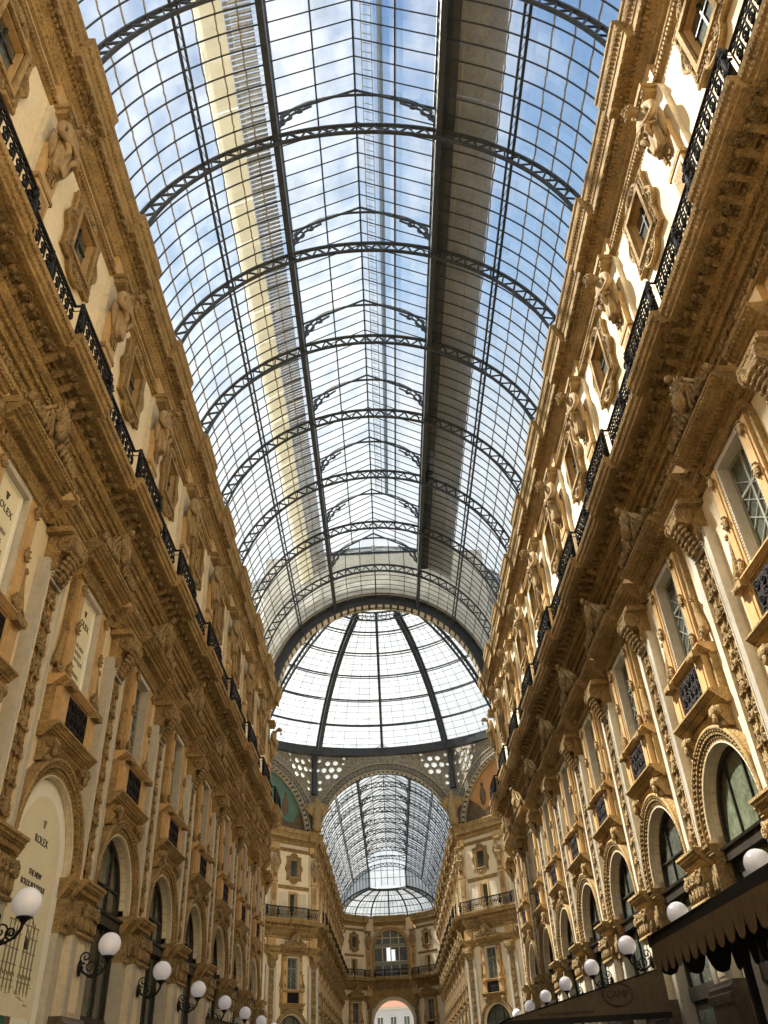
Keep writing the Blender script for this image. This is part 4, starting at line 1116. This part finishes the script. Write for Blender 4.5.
for e, w in ((E0, .22), (.45, .05), (.6, .09), (.75, .05), (.9, .05), (1, .1)): rg.tube([ap(pi/2*e, pi*i/32) for i in range(33)], w, 'iron', 4)
for i in range(33):
    if i % 4: rg.tube([ap(pi/2*(E0+(1-E0)*j/10), pi*i/32) for j in range(11)], .03, 'iron', 4)
pa.append(('glazing_bars', rg))
Proto('glass_apse', pa).place(frm(0, YA, 0), 'low rounded glass apse above the far arched window', 'apse')

# ------------------------------------------------------------------ end wall with arched window and portal
CW = 3.3
ew = MB()
# local x points to the camera (-Y), local y along the wall
ew.plate([(-CW, 0), (-2.75, 0)] + arc(0, 9.0, 2.75, pi, 0, 24) + [(2.75, 0), (CW, 0), (CW, 14.2), (-CW, 14.2)], -1.2, 0, 'ochre')
ew.plate([(-CW, 14.2), (CW, 14.2), (CW, 22.4), (-CW, 22.4)], -.8, 0, 'plaster', [arch_loop(2.3, 18.1, 14.7, 24)])
EM = Matrix.Translation((0, YFE, 0)) @ Matrix.Rotation(-pi/2, 4, 'Z')
o = struct('wall_end', ew); o.matrix_world = EM
dg = MB(); DW = sqrt(2)*(WALL-CW)
for s in (-1, 1):
    Fd = Matrix.Translation((s*(WALL+CW)/2, YFE-(WALL-CW)/2, 0)) @ Matrix.Rotation(-pi/2 - s*pi/4, 4, 'Z')
    w_ = MB(); w_.plate([(-DW/2, 0), (DW/2, 0), (DW/2, 22.4), (-DW/2, 22.4)], -.6, 0, 'plaster', [rect(WH, WZ0, WZ1), rect(UH, UZ0, UZ1), rect(.42, 15.2, 16.75)])
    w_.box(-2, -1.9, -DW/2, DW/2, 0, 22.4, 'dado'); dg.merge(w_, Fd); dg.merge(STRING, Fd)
    sd_ = 'left' if s < 0 else 'right'
    P['win'].place_lite(Fd, f'tall crested window {sd_} of the far portal', 'window', 'end wall windows')
    P['upw'].place_lite(Fd, f'cartouche window {sd_} of the far arched window', 'window', 'end wall upper windows')
    P['att'].place_lite(Fd, f'small attic window {sd_} of the far arched window', 'window', 'end wall attic windows')
    P['balc'].place_lite(Fd, f'balcony section {sd_} of the far arched window', 'balcony', 'end wall balconies')
    P['rail'].place_lite(Fd, f'black railing {sd_} of the far arched window', 'railing', 'end wall railings')
    P['corn'].place_lite(Fd, f'cornice section {sd_} of the far arched window', 'cornice', 'end wall cornices')
    P['pil'].place_lite(Matrix.Translation((s*CW, YFE-.1, 0)) @ Matrix.Rotation(-pi/2 - s*pi/8, 4, 'Z'), f'carved pilaster {sd_} of the far portal', 'pilaster', 'end wall pilasters')
    P['stat'].place_lite(Matrix.Translation((s*CW, YFE-.1, 0)) @ Matrix.Rotation(-pi/2 - s*pi/8, 4, 'Z'), f'atlas figure {sd_} of the far arched window', 'statue', 'end wall statues')
struct('wall_end_sides', dg)
# arched window
def band(mb, r0, r1, zs, z0, x0, x1, m):
    mb.plate([(r1, z0)] + arc(0, zs, r1, 0, pi, 24) + [(-r1, z0), (-r0, z0)] + arc(0, zs, r0, pi, 0, 24) + [(r0, z0)], x0, x1, m)
su = MB(); band(su, 2.3, 2.85, 18.1, 14.6, 0, .25, 'ochre'); band(su, 2.75, 2.95, 18.1, 14.6, 0, .32, 'orange')
gl = MB(); gl.plate(arch_loop(2.3, 18.1, 14.6, 24), -.42, -.40, 'winglass', [[(-.62, 16.55), (-.06, 16.55), (-.06, 18.28), (-.62, 18.28)], [(.08, 16.55), (.62, 16.55), (.62, 18.0), (.08, 18.0)]])
br = MB()
for y in (-1.2, 0, 1.2): br.box(-.4, -.28, y-.07, y+.07, 14.6, 18.1+sqrt(2.3**2-y*y), 'pale')
for z, h in ((15.2, .0), (16.5, .0), (18.3, .0), (19.5, .0)): br.box(-.4, -.3, -2.3, 2.3, z-.05, z+.05, 'pale')
br.box(-.4, -.25, -2.3, 2.3, 16.0, 16.4, 'blind'); br.box(-.4, -.25, -2.3, 2.3, 18.35, 18.75, 'blind')
Proto('arched_window', [('surround', su), ('pane', gl, 'dark glass'), ('glazing_bars', br)]).place(EM, 'great arched window above the far portal', 'window')
po = MB(); band(po, 2.75, 3.15, 9.0, 0, 0, .2, 'pale'); 
pb = MB(); pb.plate(rect(3.25, 8.5, 13.1), 0, .08, 'ochre', [arch_loop(3.16, 9.0, 8.6, 24)])
Proto('portal_arch', [('moulding', po), ('spandrel', pb)]).place(EM, 'tall round portal arch at the far end', 'arch')
P['balc'].place_lite(EM, 'balcony section under the far arched window', 'balcony', 'end wall balconies')
P['rail'].place_lite(EM, 'black railing in front of the far arched window', 'railing', 'end wall railings')
P['corn'].place_lite(EM, 'cornice section above the far arched window', 'cornice', 'end wall cornices')
# building across the square beyond
bw = MB(); bw.box(-16, 16, 0, 8, 0, 14.9, 'ext'); bw.box(-16, 16, -.4, 8, 14.5, 14.9, 'pale'); bw.box(-16, 16, -.5, 0, 10.6, 10.85, 'ext')
parts = [('wall', bw)]
rf = MB(); rf.extr([(0, 0), (0, 0)], 0, 0, 'roof') if False else rf.hexa([(-16.3, -.5, 14.9), (16.3, -.5, 14.9), (16.3, 8.5, 14.9), (-16.3, 8.5, 14.9), (-14, 3.6, 18.4), (14, 3.6, 18.4), (14, 4.4, 18.4), (-14, 4.4, 18.4)], 'roof')
parts.append(('roof', rf, 'terracotta tiled roof'))
for i in range(11):
    for z in (3.2, 7.2, 11.0):
        w_ = MB(); x = -13+2.6*i; w_.box(x-.5, x+.5, -.06, .1, z, z+2.2, 'winglass'); w_.box(x-.6, x+.6, -.12, -.02, z+2.2, z+2.4, 'pale'); w_.box(x-.03, x+.03, -.09, 0, z, z+2.2, 'white')
        parts.append(('window', w_))
Proto('city_building', parts).place(frm(0, 185, 0), 'pale city building with terracotta roof seen through the far portal', 'building')

# ------------------------------------------------------------------ banners and awnings
def text(body, size, m, font_mtx, spacing=1.0):
    cu = bpy.data.curves.new('lettering', 'FONT'); cu.body = body; cu.size = size; cu.align_x = 'CENTER'; cu.align_y = 'CENTER'; cu.extrude = .006
    cu.space_character = spacing
    o = bpy.data.objects.new('t', cu); COL.objects.link(o)
    dg_ = bpy.context.evaluated_depsgraph_get(); dg_.update()
    r = bpy.data.meshes.new_from_object(o.evaluated_get(dg_)); b = MB()
    b.add([font_mtx @ v.co for v in r.vertices], [list(p.vertices) for p in r.polygons], m)
    bpy.data.objects.remove(o); return b
def wallm(x, y, z): return Matrix(((0, 0, 1, x), (1, 0, 0, y), (0, 1, 0, z), (0, 0, 0, 1)))
def crown(mb, x, y, z, s, m):
    for i in range(5):
        a = radians(-36+18*i); p = (x, y+s*.95*sin(a), z+s*(.55+.45*cos(a)))
        mb.tube([(x, y+.1*s*(i-2), z-s*.15), p], [.035*s*2, .02*s*2], m, 5); mb.ell(p, s*.13, m, 1)
    mb.ell((x, y, z-s*.2), (.01, s*.36, s*.11), m, 1)
for k, lines in ((-1, True), (0, True)):
    xf = .02
    cl = MB(); cl.box(-.06, xf, -.5, .5, 9.1, 11.5, 'banner')
    bd = MB(); bd.plate(rect(.56, 9.08, 11.56), -.04, xf+.03, 'white', [rect(.46, 9.18, 11.46)])
    tx = MB(); crown(tx, xf+.01, 0, 11.13, .11, 'ink'); tx.merge(text('ROLEX', .21, 'ink', wallm(xf+.006, 0, 10.9), 1.1))
    sm = MB()
    if k == -1:
        for j, t in enumerate(('THE NEW', 'ROLEX', 'BOUTIQUE', 'OPENING', 'SOON')): sm.merge(text(t, .13, 'sketch', wallm(xf+.006, 0, 10.45-.2*j)))
    else:
        for j, t in enumerate(('THE NEW', 'ROLEX', 'BOUTIQUE')): sm.merge(text(t, .13, 'sketch', wallm(xf+.006, 0, 10.3-.17*j)))
        for j, t in enumerate(('OPENING', 'SOON')): sm.merge(text(t, .12, 'sketch', wallm(xf+.006, 0, 9.62-.16*j)))
    Proto('window_banner', [('cloth', cl), ('border', bd, 'white border'), ('lettering', tx, 'dark lettering and crown'), ('small_lettering', sm)]).place(frm(-WALL, PY(k)+BAY/2, 0),
        'beige window banner at left edge, nearest the camera, large lettering on top' if k == -1 else 'beige lettered window banner above the arched hoarding', 'banner', 'window banners')
# hoarding in the arch
x = .0
hb = MB(); hb.plate(arch_loop(AH-.02, AS, 0, 28), x-.1, x, 'white')
hi = MB(); hi.plate(arch_loop(AH-.36, AS+.02, 1.2, 28), x-.02, x+.015, 'banner')
ht = MB(); crown(ht, x+.03, 0, 6.28, .11, 'sketch'); ht.merge(text('ROLEX', .21, 'ink', wallm(x+.02, 0, 6.0), 1.1))
h2 = MB(); h2.merge(text('THE NEW', .15, 'ink', wallm(x+.02, 0, 5.38))); h2.merge(text('ROLEX BOUTIQUE', .15, 'ink', wallm(x+.02, 0, 5.17)))
dk = MB(); r = random.Random(2); xx = x+.02
for s in (-1, 1):
    for i in range(4):
        y = s*(.16+.17*i); zt = 4.7-.07*i
        dk.box(xx, xx+.006, y-.012, y+.012, 3.35, zt, 'sketch'); dk.box(xx, xx+.006, y-.04, y-.03, 3.4, zt-.2, 'sketch')
        for z in (3.55, 3.8, 4.05, 4.3, 4.5): dk.box(xx, xx+.006, y-.08, y+.08, z-.008, z+.008, 'sketch')
        dk.tube([(xx, a+y, b) for a, b in arc(0, 3.62, .07, 0, pi, 8)], .008, 'sketch', 4)
dk.tube([(xx, a, b) for a, b in arc(0, 4.25, .5, 0, pi, 14)], .012, 'sketch', 4); dk.tube([(xx, a, b) for a, b in arc(0, 4.2, .3, 0, pi, 14)], .01, 'sketch', 4)
for i in range(16): y = r.uniform(-.75, .75); dk.box(xx, xx+.006, y-.09, y+.09, 3.2+.02*i, 3.206+.02*i, 'sketch')
dk.box(xx, xx+.006, .12, .3, 4.1, 4.28, 'ink')
gp = MB(); gp.box(x-.01, x+.03, -.95, -.15, .5, 3.0, 'green'); gp.box(x-.01, x+.035, -.15, .1, .5, 3.0, 'mosaicb'); gp.box(x-.01, x+.03, .1, .95, .5, 3.0, 'white')
Proto('arched_hoarding', [('border', hb, 'white border'), ('cloth', hi, 'beige panel'), ('lettering', ht, 'dark lettering and crown'), ('small_lettering', h2), ('drawing', dk, 'sepia line drawing of an arcade'), ('lower_panel', gp, 'green and white panel')]).place(
    frm(-WALL, PY(0)+BAY/2, 0), 'beige arched hoarding with crown and lettering filling the left arch', 'hoarding')

# black awning with tan scalloped valance (lower right corner)
def valance(mb, a, b, z1, h, m, th=.015, inside=None):
    a, b = Vector(a), Vector(b); L_ = (b-a).length; n = max(2, round(L_/.44)); d = (b-a)/n; nrm = Vector((-d.y, d.x)).normalized()*th
    for i in range(n):
        p0 = a+d*i
        top = []; bot = []
        for j in range(9):
            t = (0, .05, .12, .25, .5, .75, .88, .95, 1)[j]; top.append(p0+d*t); bot.append(z1-h+.34*(abs(2*t-1))**3.2)
        v = []
        for off in (Vector((0, 0)), nrm):
            for q, z in zip(top, bot): v += [(q.x+off.x, q.y+off.y, z1), (q.x+off.x, q.y+off.y, z)]
        fs = []
        for o_ in (0, 18):
            for j in range(8): fs.append((o_+2*j, o_+2*j+2, o_+2*j+3, o_+2*j+1))
        for j in range(8): fs.append((2*j+1, 2*j+3, 18+2*j+3, 18+2*j+1))
        mb.add(v, fs, m)
X0, X1, YA0, YA1, ZR = 4.86, 6.35, 8.6, 17.35, 3.58
rim = MB()
for a, b in (((X0, YA0), (X0, YA1)), ((X0, YA1), (X1, YA1)), ((X1, YA1), (X1, YA0)), ((X1, YA0), (X0, YA0))):
    rim.hexa([(a[0]-.04, a[1]-.04, ZR), (b[0]+.04, b[1]-.04, ZR), (b[0]+.04, b[1]+.04, ZR), (a[0]-.04, a[1]+.04, ZR)] + [(a[0]-.04, a[1]-.04, ZR+.2), (b[0]+.04, b[1]-.04, ZR+.2), (b[0]+.04, b[1]+.04, ZR+.2), (a[0]-.04, a[1]+.04, ZR+.2)], 'blackcanvas')
cv = MB(); xm = (X0+X1)/2
cv.add([(X0, YA0, ZR+.2), (X1, YA0, ZR+.2), (X1, YA1, ZR+.2), (X0, YA1, ZR+.2), (xm, YA0+1, ZR+.42), (xm, YA1-1, ZR+.42),
        (X0, YA0, ZR+.16), (X1, YA0, ZR+.16), (X1, YA1, ZR+.16), (X0, YA1, ZR+.16)], [(0, 1, 4), (1, 2, 5, 4), (2, 3, 5), (3, 0, 4, 5), (6, 7, 8, 9)], 'blackcanvas')
va = MB(); valance(va, (X0, YA0), (X0, YA1), ZR+.02, .5, 'valance')
vb = MB(); valance(vb, (X0, YA1), (X1, YA1), ZR+.02, .5, 'blackcanvas'); valance(vb, (X1, YA1), (X1, YA0), ZR+.02, .5, 'blackcanvas'); valance(vb, (X1, YA0), (X0, YA0), ZR+.02, .5, 'blackcanvas')
ap_ = [('rim', rim), ('canvas', cv), ('front_valance', va, 'tan scalloped valance'), ('side_valance', vb, 'black scalloped valance')]
for (px, py) in ((5.9, YA0+.3), (5.9, 15.6)):
    p = MB(); p.box(px-.06, px+.06, py-.06, py+.06, 0, ZR+.2, 'black'); p.box(px-.25, px+.25, py-.25, py+.25, 0, .06, 'black'); ap_.append(('post', p))
Proto('cafe_awning', ap_).place(Matrix(), 'black cafe awning with tan scalloped valance at lower right', 'awning')

# brown awnings that slope down from the arcades towards the middle, seen at their ends
def end_awning(xw, zw, xo, zo, zb, ya, yb, label, emblem):
    s = 1 if xo > xw else -1
    cv = MB(); cv.hexa([(xw, ya, zw-.03), (xo, ya, zo-.03), (xo, yb, zo-.03), (xw, yb, zw-.03), (xw, ya, zw), (xo, ya, zo), (xo, yb, zo), (xw, yb, zw)], 'canvas')
    ens = []
    for y in (ya, yb): en = MB(); ens.append(('end_panel', en)); en.hexa([(xw, y, zb), (xo, y, zb), (xo, y+.02, zb), (xw, y+.02, zb), (xw, y, zw), (xo, y, zo), (xo, y+.02, zo), (xw, y+.02, zw)], 'canvas')
    rm = MB()
    for y in (ya, yb): rm.box(min(xw, xo), max(xw, xo), y-.03, y+.05, zb-.11, zb, 'blackcanvas')
    rm.box(min(xo, xo-s*.06), max(xo, xo-s*.06), ya, yb, zb-.11, zo, 'blackcanvas')
    pa = [('canvas', cv)] + ens + [('rim', rm)]
    if emblem:
        em = MB(); SM = Matrix(((1, 0, 0, emblem[0]), (0, 0, -1, ya-.008), (0, 1, 0, emblem[1]), (0, 0, 0, 1)))
        em.merge(text('CAMP', .20, 'emblem', SM, .9))
        for rr in (.30, .335): em.tube([SM @ Vector((rr*cos(i*pi/20), rr*.66*sin(i*pi/20), 0)) for i in range(40)], .008, 'emblem', 4, closed=True)
        for i in range(24): em.box(emblem[0]-1.75+.05*i, emblem[0]-1.72+.05*i, ya-.012, ya-.004, zb+.05, zb+.1, 'emblem')
        pa.append(('emblem', em, 'dark oval emblem with lettering'))
    for py in (ya+.15, yb-.15):
        p = MB(); p.box(xo-.04-s*.08, xo+.04-s*.08, py-.04, py+.04, 0, zo-.02, 'black'); p.box(xo-.2-s*.08, xo+.2-s*.08, py-.2, py+.2, 0, .05, 'black'); pa.append(('post', p))
    Proto('cafe_awning', pa).place(Matrix(), label, 'awning')
end_awning(5.75, 3.50, 2.2, 2.69, 2.67, 20.0, 31.0, 'long brown cafe awning with oval emblem along right arcade', (4.68, 3.03))
end_awning(-6.1, 3.78, -3.4, 3.10, 3.0, 30.0, 39.0, 'small brown cafe awning in front of the left arcade', None)

# ------------------------------------------------------------------ light
w = bpy.data.worlds.new('sky'); S.world = w; w.use_nodes = True; nt = w.node_tree; nt.nodes.clear(); N, L = nt.nodes, nt.links
out = N.new('ShaderNodeOutputWorld'); bg = N.new('ShaderNodeBackground'); L.new(bg.outputs[0], out.inputs[0])
tc = N.new('ShaderNodeTexCoord'); sp_ = N.new('ShaderNodeSeparateXYZ'); L.new(tc.outputs['Generated'], sp_.inputs[0])
cr_ = N.new('ShaderNodeValToRGB'); L.new(sp_.outputs[2], cr_.inputs[0])
e = cr_.color_ramp.elements; e[0].position = .0; e[0].color = (.75, .78, .78, 1); e[1].position = 1.0; e[1].color = (.09, .22, .50, 1)
q = cr_.color_ramp.elements.new(.62); q.color = (.76, .82, .86, 1)
q = cr_.color_ramp.elements.new(.78); q.color = (.33, .50, .73, 1)
no = N.new('ShaderNodeTexNoise'); no.inputs['Scale'].default_value = 3.2; no.inputs['Detail'].default_value = 7; no.inputs['Roughness'].default_value = .58
mp = N.new('ShaderNodeMapping'); mp.inputs['Scale'].default_value = (1.6, .8, 1.2); L.new(tc.outputs['Generated'], mp.inputs[0]); L.new(mp.outputs[0], no.inputs['Vector'])
mr = N.new('ShaderNodeMapRange'); mr.inputs[1].default_value = .45; mr.inputs[2].default_value = .72; mr.inputs[4].default_value = .85; L.new(no.outputs[0], mr.inputs[0])
mx = N.new('ShaderNodeMix'); mx.data_type = 'RGBA'; L.new(mr.outputs[0], mx.inputs[0]); L.new(cr_.outputs[0], mx.inputs[6]); mx.inputs[7].default_value = (.86, .88, .88, 1)
L.new(mx.outputs[2], bg.inputs[0]); bg.inputs[1].default_value = 1.05

sun = bpy.data.lights.new('sun', 'SUN'); sun.energy = 15.0; sun.angle = radians(2.5); sun.color = (1, .94, .82)
so = bpy.data.objects.new('sun', sun); COL.objects.link(so)
so.rotation_euler = Vector((1, -.42, -1.42)).to_track_quat('-Z', 'Y').to_euler()

# ------------------------------------------------------------------ camera
cam = bpy.data.cameras.new('camera'); cam.sensor_fit = 'VERTICAL'; cam.sensor_height = 36; cam.lens = 36*f/1024; cam.clip_end = 600
co_ = bpy.data.objects.new('camera', cam); COL.objects.link(co_); co_.matrix_world = Matrix.Translation(CAMPOS) @ Rm
S.camera = co_

S.view_settings.view_transform = 'Standard'; S.view_settings.look = 'None'; S.view_settings.gamma = 1; S.view_settings.use_curve_mapping = False
S.view_settings.exposure = 0.25
S.cycles.use_denoising = True
S.cycles.max_bounces = 8; S.cycles.diffuse_bounces = 4; S.cycles.transparent_max_bounces = 24; S.cycles.sample_clamp_indirect = 6
